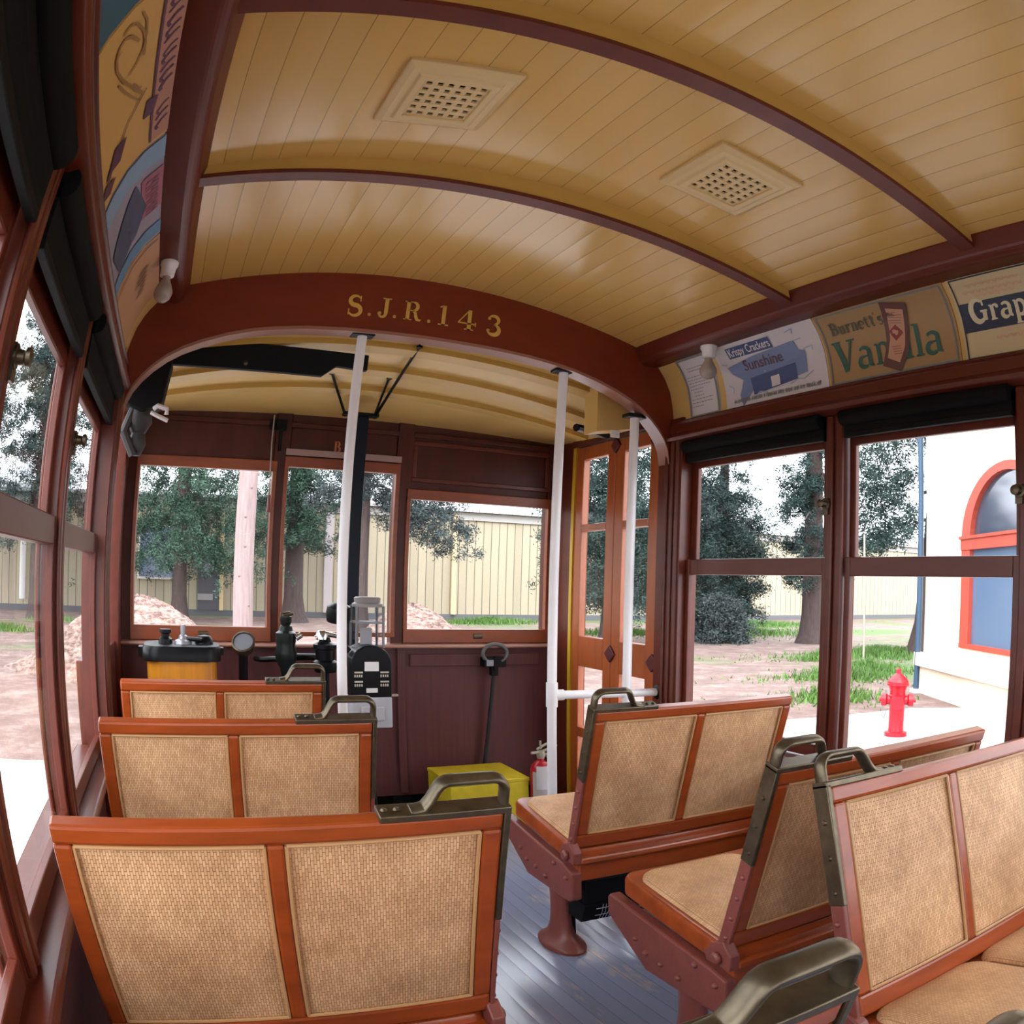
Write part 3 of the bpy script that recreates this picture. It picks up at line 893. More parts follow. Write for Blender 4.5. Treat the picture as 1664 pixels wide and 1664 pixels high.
    hd.tube([back(x, t, 0) for x, t in path], .01, 12, flat=(.0085, .0135), up=(0, .28, -.96)) if False else None
    rings = []
    for k, (x, t) in enumerate(path):
        p0 = Vector(path[max(0, k - 1)]); p1 = Vector(path[min(len(path) - 1, k + 1)])
        d = (p1 - p0).normalized(); q = Vector((-d.y, d.x))
        rings.append([back(x + q.x * .0075 * math.cos(2 * math.pi * i / 12), t + q.y * .0075 * math.cos(2 * math.pi * i / 12), .0145 * math.sin(2 * math.pi * i / 12)) for i in range(12)])
    hd.loft(rings)
    hb = hd.build('grab_handle', 'bronze', root, smooth=45, bevel=.002)
    for x in (.14, .17, .19):
        MB().lathe([(.0, .004), (.004, .0035), (.006, 0)], back(xo - a * x, HT + .009, .0), None, 8).build('screw', 'bronze', hb, smooth=50)
    for t in (.255, .32, .385):
        MB().lathe([(.0, .005), (.004, .0045), (.006, 0)], back(xo + a * .011, t, .0), Matrix.Rotation(a * math.pi / 2, 3, 'Y'), 8).build('screw', 'bronze', hb, smooth=50)
    # cast pedestal
    pd = MB()
    rings = []
    px = xo - a * .03
    for z, rx, ry in ((0, .066, .112), (.010, .068, .114), (.018, .062, .106), (.030, .048, .084), (.050, .038, .064), (.080, .032, .052), (.13, .029, .046), (.18, .029, .047), (.21, .031, .052), (.228, .032, .06)):
        rings.append([(px + rx * math.cos(2 * math.pi * i / 24), .27 + ry * math.sin(2 * math.pi * i / 24), z) for i in range(24)])
    pd.loft(rings)
    pd.build('pedestal', 'iron', root, smooth=50)
    # wall side leg, hidden mostly
    wl = MB().box(min(-xo, -xo + a * .04), max(-xo, -xo + a * .04), .22, .32, 0, .362)
    wl.build('wall_leg', 'iron', root, bevel=.006)
    return root
seatA = make_seat(1, 'rattan seat nearest the camera on the left, seen square from behind')
seatB = make_seat(-1, 'rattan seat standing by the folding door and the white rail')
seatA.location = (-.697, 1.10, 0)
seatB.location = (.648, 1.885, 0)
for src, loc, rz, lab in (
    (seatA, (-.697, 1.90, 0), 0, 'rattan seat on the left, middle one of three rows seen from behind'),
    (seatA, (-.695, 2.60, 0), 0, 'rattan seat on the left just behind the orange controller cabinet'),
    (seatA, (-.70, .412, 0), 0, 'rattan seat at the lower edge of the photo with only its bronze grab loop showing'),
    (seatB, (.588, 1.105, 0), 0, 'right hand rattan seat leaning back against the seat that faces the camera'),
    (seatB, (-.712, .205, 0), math.pi, 'rattan seat under the camera showing only the tip of its bronze grab loop'),
    (seatA, (.556, .945, 0), math.pi, 'right hand rattan seat turned towards the camera with its cushion in front'),
):
    o = copy_tree(src)
    o.location = loc
    o.rotation_euler = (0, 0, rz)
    o['label'] = lab

# heater under the door side seat
h = thing('under_seat_heater', 'black car heater with wire mesh under the seat by the door', 'heater', (.65, 2.10, .13))
MB().box(-.33, .37, -.10, .10, .07, .155).build('heater_case', 'black', h, bevel=.006)
m_ = MB().prism([(-.07, .0), (.09, .0), (.10, .07), (-.10, .07)], 0, -.33, .37)
m_.build('heater_base', 'blackmatt', h)
m_ = MB()
for i in range(56):
    x = -.27 + i * .0115
    m_.tube([(x, -.104, .066), (x + .004, -.091, .035), (x, -.074, .002)], .0018, 5)
for z, y in ((.05, -.097), (.022, -.085)):
    m_.tube([(-.29, y, z), (.36, y, z)], .0016, 5)
m_.build('wire_mesh', 'steel', h, smooth=40)
m_ = MB()
for x in (-.33, .33): MB().box(x, x + .03, .02, .06, -.13, .01).build('foot', 'blackmatt', h)

# ---------------------------------------------------------------- white stanchions
def pole(x, y, ztop, label, r=.019):
    t = thing('stanchion_pole', label, 'pole', (x, y, 0), group='white stanchion poles')
    MB().tube([(0, 0, .0), (0, 0, ztop)], r, 18).build('tube', 'white', t, smooth=40)
    MB().lathe([(.0, 0), (.045, 0), (.045, .008), (.026, .016), (.024, .03), (0, .03)], (0, 0, 0)).build('floor_flange', 'iron', t, smooth=40)
    MB().box(-.045, .045, -.03, .03, ztop - .004, ztop + .012).build('top_bracket', 'black', t, bevel=.004)
    return t
p1 = pole(-.221, 2.79, 2.028, 'white pole in front of the farebox, leftmost of the three poles')
p2 = pole(.622, 2.79, 1.995, 'white pole with a sleeve joint carrying the white cross rail')
p3 = pole(.965, 2.79, 1.855, 'white pole in front of the folding door')
m_ = MB().tube([(0, 0, .69), (0, 0, .785)], .0235, 18)
m_.tube([(0, 0, .735), (.05, 0, .735)], .0215, 16)
m_.build('joint_sleeve', 'white', p2, smooth=40)
m_ = MB().tube([(.045, 0, .735), (.495, 0, .725)], .0165, 16)
m_.build('cross_rail', 'white', p2, smooth=40)
m_ = MB().lathe([(0, 0), (.03, 0), (.03, .008), (.02, .014), (0, .014)], (.4985, 0, .725), Matrix.Rotation(-math.pi / 2, 3, 'Y'), 14)
m_.build('rail_flange', 'black', p2, smooth=40)

# ---------------------------------------------------------------- ceiling vents
for k, xv in enumerate((-.412, .395)):
    t = thing('ceiling_vent', ('cream ceiling vent grille left of the middle of the roof', 'cream ceiling vent grille towards the right hand cards')[k], 'vent', (xv, 1.49, zceil(xv)), group='ceiling vents')
    t.rotation_euler = (0, math.atan(.117 * 2 * xv / .933 ** 2), 0)
    m_ = MB()
    def ringf(w, l, z): return [(-w, -l, z), (w, -l, z), (w, l, z), (-w, l, z)]
    m_.loft([ringf(.135, .137, .02), ringf(.135, .137, -.012), ringf(.118, .120, -.020), ringf(.100, .102, -.020), ringf(.096, .098, -.027), ringf(.078, .080, -.027), ringf(.078, .080, -.010)], caps=False)
    m_.build('vent_frame', 'vent', t, bevel=.003)
    m_ = MB().box(-.08, .08, -.082, .082, -.004, .0)
    m_.build('vent_backing', 'black', t)
    m_ = MB()
    gx, gy = 6, 6
    px, py = .156 / gx, .160 / gy
    for i in range(gx + 1):
        x = -.078 + i * px
        m_.box(x - .0062, x + .0062, -.080, .080, -.021, -.015)
    for j in range(gy + 1):
        y = -.080 + j * py
        m_.box(-.078, .078, y - .0065, y + .0065, -.0215, -.0155)
    m_.build('vent_grille', 'vent', t)

# ---------------------------------------------------------------- lamps
for s, side in ((1, 'right'), (-1, 'left')):
    t = thing('light_bulb', 'unlit frosted bulb in a white socket under the %s ceiling beam' % side, 'bulb', (s * 1.0, 2.35, 2.072), group='unlit bulbs under the beams')
    MB().lathe([(0, 0), (.032, 0), (.032, -.012), (.027, -.02), (.025, -.046), (.021, -.048), (0, -.048)]).build('socket', 'porcelain', t, smooth=40)
    MB().lathe([(.014, -.046), (.015, -.058), (.024, -.075), (.0315, -.092), (.0325, -.103), (.028, -.117), (.016, -.127), (0, -.130)]).build('glass_bulb', 'bulb', t, smooth=60)

# ---------------------------------------------------------------- advertising cards
def card(s, y0, y1, m, name, label, v0=.0, v1=.995, off=.004):
    """y0 is the card's left edge as one reads it"""
    mb = MB()
    n = 12
    a, b = min(y0, y1), max(y0, y1)
    vs = [lerp(v0, v1, i / n) for i in range(n + 1)]
    rings = [[cove(s, y, v, off) for v in vs] + [cove(s, y, v, .0005) for v in reversed(vs)] for y in (a, b)]
    mb.loft(rings)
    o = mb.build(name, m, smooth=50)
    tag(o, label, 'advertisement', 'cards in the rack above the windows')
    y_read = y0; d = 1 if y1 > y0 else -1
    def fn(u, v, off2=.0052): return cove(s, y_read + d * u, v, off2)
    return o, fn
ARC = .257
def patch(fn, u0, u1, v0, v1, off, nu=8, nv=8, skew=None):
    mb = MB()
    g = []
    for j in range(nv + 1):
        for i in range(nu + 1):
            u, v = lerp(u0, u1, i / nu), lerp(v0, v1, j / nv)
            if skew: u, v = skew(u, v)
            g.append(fn(u, v, off))
    fs = [(j * (nu + 1) + i, j * (nu + 1) + i + 1, (j + 1) * (nu + 1) + i + 1, (j + 1) * (nu + 1) + i) for j in range(nv) for i in range(nu)]
    return mb.add(g, fs)
def pline(fn, pts, w, off, mb=None):
    mb = mb or MB()
    q = []
    for k in range(len(pts) - 1):
        for i in range(6): q.append(tuple(Vector(pts[k]).lerp(Vector(pts[k + 1]), i / 6)))
    q.append(pts[-1])
    ribbon(mb, [(a, b * ARC) for a, b in q], w, lambda p: fn(p.x, p.y / ARC, off))
    return mb
def polyfan(fn, pts, off, mb=None):
    """filled flat shape on the cove, pts in (u, v); fanned from its centre in rings"""
    mb = mb or MB()
    q = []
    for k in range(len(pts)):
        a, b = Vector(pts[k]), Vector(pts[(k + 1) % len(pts)])
        for i in range(4): q.append(a.lerp(b, i / 4))
    c = sum(q, Vector((0, 0))) / len(q)
    rings = [[fn(*(c.lerp(p, k)), off) for p in q] for k in (1, .75, .5, .25, .02)]
    n = len(q)
    vs = [p for r in rings for p in r]
    fs = [(k * n + i, k * n + (i + 1) % n, (k + 1) * n + (i + 1) % n, (k + 1) * n + i) for k in range(4) for i in range(n)]
    return mb.add(vs, fs)
def sans(text, u0, v0, h, fn, off, width=None, slant=0.0, bold=0.0):
    """plain lettering from Blender's built-in font, laid on the cove; returns MB"""
    cu = bpy.data.curves.new('txt', 'FONT')
    cu.body = text
    cu.size = 1.0
    cu.offset = bold
    cu.resolution_u = 3
    ob = bpy.data.objects.new('txt', cu)
    COL.objects.link(ob)
    dg = bpy.context.evaluated_depsgraph_get()
    me = bpy.data.meshes.new_from_object(ob.evaluated_get(dg))
    bpy.data.objects.remove(ob)
    bpy.data.curves.remove(cu)
    vs = np.array([v.co[:2] for v in me.vertices])
    fs = [tuple(p.vertices) for p in me.polygons]
    bpy.data.meshes.remove(me)
    hx = 0.72
    k = h / hx
    kx = k if width is None else width / (vs[:, 0].max() - vs[:, 0].min())
    mb = MB()
    mb.add([fn(u0 + x * kx, v0 + (y * k + slant * x * kx) / ARC, off) for x, y in vs], fs)
    return mb
C = lambda name, c, r=.5: mat(name, c, r)
ink_green = C('dark_green_ink', (.025, .10, .075)); ink_olive = C('olive_ink', (.075, .085, .05)); ink_blue = C('navy_ink', (.012, .018, .045))
ink_line = C('blue_grey_ink', (.16, .19, .22)); ink_maroon = C('maroon_ink', (.10, .03, .04)); paper_pink = C('pink_paper', (.52, .28, .17))
ink_red = C('red_ink', (.26, .04, .035)); ink_mid = C('mid_blue_ink', (.16, .22, .38)); ink_deep = C('deep_blue_ink', (.05, .08, .2)); ink_faint = C('faint_pink_ink', (.62, .36, .24))
paper_w = C('white_paper', (.62, .58, .58)); ink_black = C('black_ink', (.03, .03, .035)); ink_grey = C('grey_ink', (.22, .22, .2)); ink_cream = C('cream_ink', (.66, .58, .38)); ink_pale = C('pale_blue_ink', (.33, .40, .52))
ink_purple = C('purple_ink', (.10, .035, .07))
# framed notice, right side next to the arch
o, fn = card(1, 2.625, 2.43, paper_w, 'advertising_card', 'small white framed notice card with small print nearest the arch on the right')
mb = MB()
wd = .195
for (a, b) in (((.008, .03), (wd - .008, .03)), ((.008, .97), (wd - .008, .97)), ((.008, .03), (.008, .97)), ((wd - .008, .03), (wd - .008, .97))):
    pline(fn, [a, b], .012, .0068, mb)
mb.build('border', ink_grey, o)
mb = MB()
rnd = random.Random(4)
for k in range(13):
    v = .80 - k * .052
    if k in (2,): continue
    u0 = .025 + (.02 if k in (0, 1, 8, 9) else 0)
    u1 = wd - .03 - rnd.random() * .04 - (.05 if k in (7, 8, 9, 12) else 0)
    u = u0
    while u < u1:
        l = .006 + rnd.random() * .012
        pline(fn, [(u, v), (min(u1, u + l), v)], .0032, .0068, mb)
        u += l + .004
mb.build('small_print', ink_grey, o)
# crackers card
o, fn = card(1, 2.392, 1.851, paper_w, 'advertising_card', 'white and blue cracker advertisement with torn paper edges on the right')
polyfan(fn, [(.045, .62), (.19, .70), (.42, .76), (.43, .60), (.46, .58), (.45, .28), (.33, .22), (.17, .30), (.10, .02), (.085, .18), (.115, .38), (.06, .50)], .0064).build('blue_field', ink_mid, o)
patch(fn, .075, .315, .74, .92, .0072, skew=lambda u, v: (u, v + .0 * u)).build('banner', ink_deep, o)
sans('Krispy Crackers', .082, .775, .034, fn, .0086, width=.225, bold=.01).build('banner_lettering', C('white_ink', (.7, .68, .66)), o)
sans('Sunshine', .135, .50, .046, fn, .0086, width=.21, bold=.008).build('brand_lettering', ink_maroon, o)
polyfan(fn, [(.155, .38), (.40, .44), (.40, .22), (.165, .14)], .0076).build('packet', ink_deep, o)
polyfan(fn, [(.265, .33), (.31, .34), (.31, .20), (.265, .19)], .0086).build('packet_label', paper_w, o)
mb = sans('Flaky and crisp', .045, .09, .020, fn, .0080, width=.21) if False else MB()
rnd = random.Random(9)
u = .05
while u < .50:
    l = .006 + .006 * rnd.random()
    pts = [(u + l * i / 4, .105 + .03 * math.sin(i * 2.4 + u * 60)) for i in range(5)]
    pline(fn, pts, .0028, .0076, mb); u += l * (1.0 if rnd.random() < .8 else 1.9)
mb.build('script_line', ink_grey, o)
mb = MB()
for pts in ([(.40, .90), (.44, .93), (.43, .86)], [(.41, .75), (.46, .76)], [(.455, .60), (.50, .62), (.495, .55)], [(.02, .70), (.05, .66)], [(.36, .17), (.40, .22), (.43, .20), (.48, .28)], [(.17, .12), (.20, .17), (.24, .14)], [(.03, .35), (.055, .30), (.05, .22)]):
    pline(fn, pts, .004, .0076, mb)
mb.build('torn_edges', ink_pale, o)
# vanilla card
o, fn = card(1, 1.842, 1.300, C('tan_paper', (.36, .22, .09)), 'advertising_card', 'tan vanilla advertisement with green lettering and a packet on the right')
mb = MB()
wd = .542
for (a, b) in (((.012, .045), (wd - .012, .045)), ((.012, .955), (wd - .012, .955)), ((.012, .045), (.012, .955)), ((wd - .012, .045), (wd - .012, .955))):
    pline(fn, [a, b], .005, .0068, mb)
mb.build('border', ink_line, o)
mb = MB()
word(mb, "Burnett's", .047, lambda q: fn(.048 + q.x, .655 + q.y / ARC, .0076), width=.232, bold=1.15)
mb.build('maker_lettering', ink_olive, o)
mb = MB()
word(mb, 'Vanilla', .102, lambda q: fn(.034 + q.x, .165 + q.y / ARC, .0076), width=.455, bold=1.15)
mb.build('product_lettering', ink_green, o)
polyfan(fn, [(0.292, .95), (0.389, .86), (0.379, .72), (0.349, .25), (0.309, .04), (0.239, .14), (0.269, .42)], .0092).build('packet', C('packet_brown', (.12, .045, .035)), o)
polyfan(fn, [(0.306, .85), (0.369, .78), (0.339, .32), (0.309, .14), (0.262, .22), (0.286, .45)], .0100).build('packet_face', paper_pink, o)
polyfan(fn, [(0.286, .53), (0.321, .61), (0.344, .48), (0.309, .40)], .0108).build('packet_diamond', ink_red, o)
mb = MB()
for k in range(5):
    pline(fn, [(.304 - k * .001, .79 - k * .035), (.359 - k * .003, .75 - k * .035)], .003, .0108, mb)
for k in range(4):
    pline(fn, [(.286 + k * .002, .34 - k * .03), (.324, .33 - k * .03)], .003, .0108, mb)
mb.build('packet_print', C('packet_ink', (.34, .12, .08)), o)
mb = MB()
pline(fn, [(.302, .525), (.324, .50)], .012, .0115, mb); pline(fn, [(.309, .545), (.316, .47)], .008, .0115, mb)
mb.build('packet_emblem', paper_pink, o)
# cereal card, cut by the picture's edge
o, fn = card(1, 1.284, .72, C('cream_paper', (.58, .47, .26)), 'advertising_card', 'cream advertisement with a black band and cream lettering at the right edge of the photo')
patch(fn, .012, .55, .31, .66, .0068).build('black_band', ink_blue, o)
mb = MB()
word(mb, 'Grape', .072, lambda q: fn(.045 + q.x, .405 + q.y / ARC, .0080), width=.245, bold=1.35)
mb.build('band_lettering', ink_cream, o)
mb = MB()
for (a, b) in (((.012, .03), (.55, .03)), ((.012, .97), (.55, .97)), ((.012, .03), (.012, .97))):
    pline(fn, [a, b], .005, .0068, mb)
mb.build('border', ink_black, o)
mb = MB()
rnd = random.Random(2)
for v, u0, u1 in ((.86, .06, .25), (.78, .04, .24), (.72, .08, .22), (.2, .12, .26)):
    u = u0
    while u < u1:
        pline(fn, [(u, v + .02), (u + .012, v - .01), (u + .02, v + .02)], .005, .0072, mb); u += .024
mb.build('faint_script', ink_faint, o)
# left side cards, seen very obliquely
o, fn = card(-1, 2.135, 2.64, C('salmon_paper', (.50, .27, .14)), 'advertising_card', 'salmon pink card next to the arch on the left')
mb = MB()
for k in range(6):
    pline(fn, [(.16 + k * .03, .80 - .02 * k), (.16 + k * .03, .62 - .05 * (k % 3))], .010, .0076, mb)
mb.build('grey_print', C('salmon_ink', (.25, .13, .09)), o)
mb = MB()
pline(fn, [(.02, .05), (.02, .95)], .006, .0076, mb)
mb.build('border', ink_black, o)
o, fn = card(-1, 1.565, 2.125, C('lilac_paper', (.30, .27, .32)), 'advertising_card', 'lilac and blue card with a pink block on the left')
patch(fn, .0, .10, .02, .98, .0068).build('pale_blue_edge', C('sky_ink', (.22, .33, .45)), o)
patch(fn, .14, .36, .70, .98, .0072).build('pink_block', C('rose_ink', (.36, .13, .17)), o)
polyfan(fn, [(.12, .62), (.30, .78), (.40, .60), (.46, .25), (.30, .15), (.20, .40)], .0076).build('dark_figure', C('slate_ink', (.07, .085, .14)), o)
patch(fn, .46, .54, .02, .98, .0072).build('blue_stripe', C('stripe_ink', (.12, .24, .36)), o)
mb = MB()
for k in range(5):
    pline(fn, [(.17 + k * .04, .76), (.17 + k * .04, .92), (.185 + k * .04, .84), (.195 + k * .04, .92), (.195 + k * .04, .76)], .007, .0086, mb)
mb.build('block_print', C('rose_print', (.22, .06, .09)), o)
o, fn = card(-1, .99, 1.555, C('ochre_paper', (.56, .33, .10)), 'advertising_card', 'ochre yellow card with purple lettering along its top on the left')
patch(fn, .02, .55, .80, .985, .0068).build('pink_heading_strip', C('heading_ink', (.42, .20, .13)), o)
mb = MB()
rnd = random.Random(12)
for k in range(15):
    u = .045 + k * .031 + rnd.uniform(-.004, .004)
    if k in (10, 11): continue
    w_ = rnd.uniform(.005, .009)
    pline(fn, [(u + .022, .835 + rnd.uniform(-.006, .01)), (u + .004, .895), (u - .004, .955)], w_, .0080, mb)
    if k % 3 != 1: pline(fn, [(u + .022, .84), (u + .034, .86)], w_, .0080, mb)
mb.build('heading_lettering', ink_purple, o)
mb = MB()
pline(fn, [(.02, .79), (.55, .79)], .006, .0076, mb)
for pts, w in (([(.36, .78), (.42, .74)], .03), ([(.40, .40), (.46, .30)], .045), ([(.44, .26), (.47, .20)], .02), ([(.49, .24), (.52, .14)], .05), ([(.30, .70), (.38, .45), (.45, .30)], .004)):
    pline(fn, pts, w, .0080, mb)
mb.build('purple_marks', ink_purple, o)
mb = MB()
for k in range(7):
    pline(fn, [(.10 + .09 * math.cos(q * .5 + k) + .022 * k, .48 + .16 * math.sin(q * .5 + k * 1.3)) for q in range(6)], .005 + .001 * (k % 3), .0076, mb)
mb.build('brown_sketch', C('sketch_ink', (.32, .17, .06)), o)
o, fn = card(-1, .42, .98, C('teal_paper', (.035, .11, .15)), 'advertising_card', 'dark teal card at the upper left corner of the photo')
patch(fn, .0, .56, .0, .10, .0068).build('pale_edge', C('pale_teal', (.32, .40, .44)), o)
polyfan(fn, [(.30, .85), (.46, .80), (.50, .62), (.38, .50), (.28, .66)], .0076).build('pale_shape', C('pale_mint', (.34, .42, .40)), o)

# ---------------------------------------------------------------- motorman's equipment
t = thing('motor_controller', 'orange varnished controller cabinet with a black top plate in the front left corner', 'controller', (-.835, 3.46, 0))
prof = rr(-.165, .165, -.14, .14, .09, 6)
MB().loft([[(x, y, 0) for x, y in prof], [(x, y, .815) for x, y in prof]]).build('cabinet', 'orange', t, smooth=35)
m_ = MB()
p2_ = rr(-.185, .185, -.155, .155, .09, 6)
m_.loft([[(x, y, .812) for x, y in p2_], [(x, y, .86) for x, y in p2_], [(x * .96, y * .96, .872) for x, y in p2_]])
m_.box(.165, .20, -.03, .03, .83, .86)
m_.box(-.205, -.165, -.05, .03, .82, .86)
tp = m_.build('top_plate', 'black', t, smooth=35)
m_ = MB()
m_.lathe([(.045, .87), (.040, .885), (.024, .892), (.02, .905), (.012, .91), (.012, .950), (0, .952)], (.01, .0, 0), None, 16)
m_.build('main_shaft', 'grey', tp, smooth=40)
MB().lathe([(.035, .87), (.033, .89), (.02, .90), (.02, .912), (.028, .916), (.028, .93), (0, .932)], (-.075, .01, 0), None, 16).build('reverser_knob', 'black', tp, smooth=40)
MB().lathe([(.045, .87), (.043, .888), (.03, .905), (0, .91)], (.11, .02, 0), None, 16).build('boss', 'black', tp, smooth=40)
MB().tube([(.01, 0, .893), (.06, -.02, .893), (.10, -.03, .89)], .010, 8).build('control_lever', 'black', tp, smooth=40)
g = thing('pressure_gauge', 'round brass rimmed pressure gauge on a black stem beside the controller', 'gauge', (-.535, 3.50, .0))
Mx = Matrix.Rotation(R(-14), 3, 'Z') @ Matrix.Rotation(R(46), 3, 'X')
MB().lathe([(0, -.035), (.040, -.03), (.050, -.015), (.050, .012), (.056, .014), (.056, .024), (.048, .026), (.047, .018), (0, .018)], (0, 0, .868), Mx, 24).build('case', 'bronze', g, smooth=40)
MB().lathe([(0, .0185), (.046, .0185), (.046, .0195), (0, .0195)], (0, 0, .868), Mx, 24).build('dial', C('grey_dial', (.17, .18, .21), .3), g, smooth=40)
m_ = MB(); m_.tube([(0, .02, .845), (0, .04, .80), (0, .06, .73), (0, .09, .60)], .022, 10); m_.tube([(0, .03, .80), (0, .10, .79), (.02, .33, .78)], .012, 8); m_.build('stem', 'black', g, smooth=40)
v = thing('brake_valve', 'tall black brake valve standing left of the middle front window', 'valve', (-.322, 3.60, 0))
m_ = MB()
m_.lathe([(0, .70), (.02, .70), (.03, .76), (.05, .79), (.054, .83), (.046, .86), (.05, .88), (.05, .915), (.035, .925), (.03, .945), (.022, .95), (.03, .965), (.03, .985), (.012, .99), (0, .99)], (0, 0, 0), None, 18)
m_.build('valve_body', mat('green_black_iron', (.010, .015, .014), .3, spec=.2), v, smooth=40)
m_ = MB(); m_.tube([(-.01, 0, .99), (.035, -.01, 1.0)], .007, 8); m_.tube([(-.025, 0, .96), (-.025, 0, 1.0), (.02, 0, 1.005)], .005, 8); m_.build('valve_fork', 'bronze', v, smooth=40)
m_ = MB(); m_.lathe([(0, 0), (.014, 0), (.014, .03), (0, .03)], (.045, -.03, .895), Matrix.Rotation(R(60), 3, 'Y'), 10); m_.build('bright_nut', 'steel', v, smooth=40)
m_ = MB(); m_.tube([(0, .0, .72), (0, .02, .4), (0, .06, .02)], .017, 10); m_.tube([(0, .0, .81), (.2, .1, .80), (.26, .2, .80)], .016, 10); m_.tube([(-.04, .0, .80), (-.11, .06, .79), (-.13, .2, .78)], .013, 8); m_.build('pipes', 'black', v, smooth=40)
v = thing('brake_valve', 'short black brake valve with bright handle right beside the farebox', 'valve', (-.135, 3.58, 0))
m_ = MB(); m_.lathe([(0, .74), (.05, .745), (.06, .77), (.06, .79), (.045, .80), (.048, .845), (.058, .85), (.058, .868), (.03, .88), (.022, .90), (0, .90)], (0, 0, 0), None, 18); m_.build('valve_body', 'black', v, smooth=40)
m_ = MB(); m_.tube([(-.045, 0, .895), (-.01, -.005, .918), (.06, -.01, .905), (.10, -.01, .90)], [.012, .013, .010, .012], 10); m_.lathe([(0, .89), (.03, .89), (.03, .915), (.018, .93), (0, .93)], (-.015, 0, 0), None, 12); m_.build('bright_handle', 'steel', v, smooth=40)
m_ = MB(); m_.tube([(0, 0, .75), (0, .03, .4), (0, .06, .02)], .02, 10); m_.build('pipe', 'black', v, smooth=40)

f = thing('farebox', 'glass topped farebox with a black body and white plates behind the white pole', 'farebox', (-.020, 3.22, 0))
m_ = MB()
half_w = .088
pl = [(-half_w, .695), (half_w, .695), (half_w, .83)] + [(half_w * math.cos(R(q)), .83 + .072 * math.sin(R(q))) for q in range(15, 180, 15)] + [(-half_w, .83)]
m_.prism(pl, 1, -.08, .08)
m_.build('body', 'black', f, bevel=.006)
m_ = MB().box(-.088, .088, -.082, .082, .57, .695); m_.box(-.05, .05, -.095, -.08, .60, .66)
m_.build('coin_vault', C('silver_case', (.42, .42, .46), .35), f, bevel=.006)
m_ = MB().box(.088, .118, -.07, -.055, .696, .704); m_.build('crank_pin', 'steel', f)
MB().box(-.03, .03, -.086, -.079, .80, .837).build('white_plate', 'label', f); MB().box(-.024, .024, -.086, -.079, .715, .732).build('white_plate', 'label', f)
m_ = MB()
for z in (.792, .755):
    for x0 in (-.074, .038):
        m_.box(x0, x0 + .036, -.084, -.079, z, z + .006)
        for i in range(4):
            m_.box(x0 + i * .0095, x0 + i * .0095 + .005, -.084, -.079, z - .016, z - .006)
m_.build('coin_legend', C('legend_cream', (.55, .5, .42)), f)
m_ = MB()
for x, y in ((-.058, -.055), (.058, -.055), (-.058, .055), (.058, .055)):
    m_.tube([(x, y, .89), (x, y, 1.055)], .006, 8)
m_.box(-.062, .062, -.06, .06, .985, .992)
m_.build('glass_frame', C('tarnished_frame', (.16, .15, .16), .35), f, smooth=40)
MB().box(-.056, .056, -.053, .053, .893, 1.05).build('glass_hopper', 'clear', f)
m_ = MB(); m_.lathe([(.066, 1.05), (.066, 1.062), (.055, 1.068), (.058, 1.085), (.05, 1.09), (0, 1.09)], (0, 0, 0), None, 20); m_.build('hopper_lid', C('tarnished_lid', (.2, .18, .18), .4), f, smooth=40)
MB().box(-.03, .02, -.01, .0, .90, .965).build('inner_plate', C('inner_grey', (.45, .43, .44)), f)
m_ = MB(); m_.lathe([(0, -.03), (.05, -.03), (.055, 0), (.05, .03), (.02, .045), (0, .045)], (-.125, 0, 1.02), Matrix.Rotation(R(12), 3, 'X'), 16); m_.tube([(-.115, 0, 1.0), (-.11, 0, .9), (-.08, 0, .87)], .016, 10); m_.build('side_bell', 'black', f, smooth=40)
m_ = MB().lathe([(0, 0), (.09, 0), (.09, .012), (.025, .03), (.02, .57), (0, .57)]); m_.build('stand', 'black', f, smooth=40)

# square black post with straps up to the roof
b = thing('overhead_post', 'square black post with three roof straps behind the leftmost white pole', 'post', (.005, 3.62, 0))
m_ = MB(); m_.box(-.028, .028, -.018, .018, .86, 1.905); m_.build('post', mat('blue_black', (.006, .009, .016), .4, spec=.15), b, bevel=.004)
m_ = MB(); m_.box(-.10, .075, -.025, .025, 1.895, 1.912); m_.build('cross_plate', 'black', b, bevel=.003)
for a_, e_ in (((-.09, 0, 1.90), (-.235, -.32, 2.008)), ((.055, 0, 1.90), (.030, -.32, 2.012)), ((.06, .0, 1.90), (.055, -.66, 2.066))):
    m_ = MB(); m_.tube([a_, e_], .008, 8, flat=(.012, .005)); m_.lathe([(.0, .01), (.012, .008), (.014, 0)], e_, Matrix.Rotation(math.pi, 3, 'X'), 10); m_.build('strap', 'black', b, smooth=40)
# long tapered black panel under the platform roof
s_ = thing('roof_baffle', 'long tapered black board hung under the platform roof left of the white pole', 'panel', (0, 3.0, 0))
MB().prism([(-.985, 2.022), (-.985, 1.915), (-.325, 1.912), (-.268, 1.956), (-.14, 1.950), (-.14, 2.012)], 1, -.015, .015).build('board', 'blackmatt', s_, bevel=.003)
m_ = MB(); m_.box(-.19, -.165, -.012, .012, 2.0, 2.075); m_.box(-.22, -.125, -.02, .02, 2.068, 2.088); m_.tube([(-.178, 0, 2.0), (-.178, 0, 1.945)], .016, 10); m_.build('hanger', 'black', s_, bevel=.003)
for x, z in ((-.645, 1.936), (-.945, 1.945)):
    MB().lathe([(0, .012), (.006, .010), (.009, .004), (.009, 0)], (x, -.015, z), Matrix.Rotation(R(90), 3, 'X'), 10).build('brass_stud', 'bronze', s_, smooth=50)
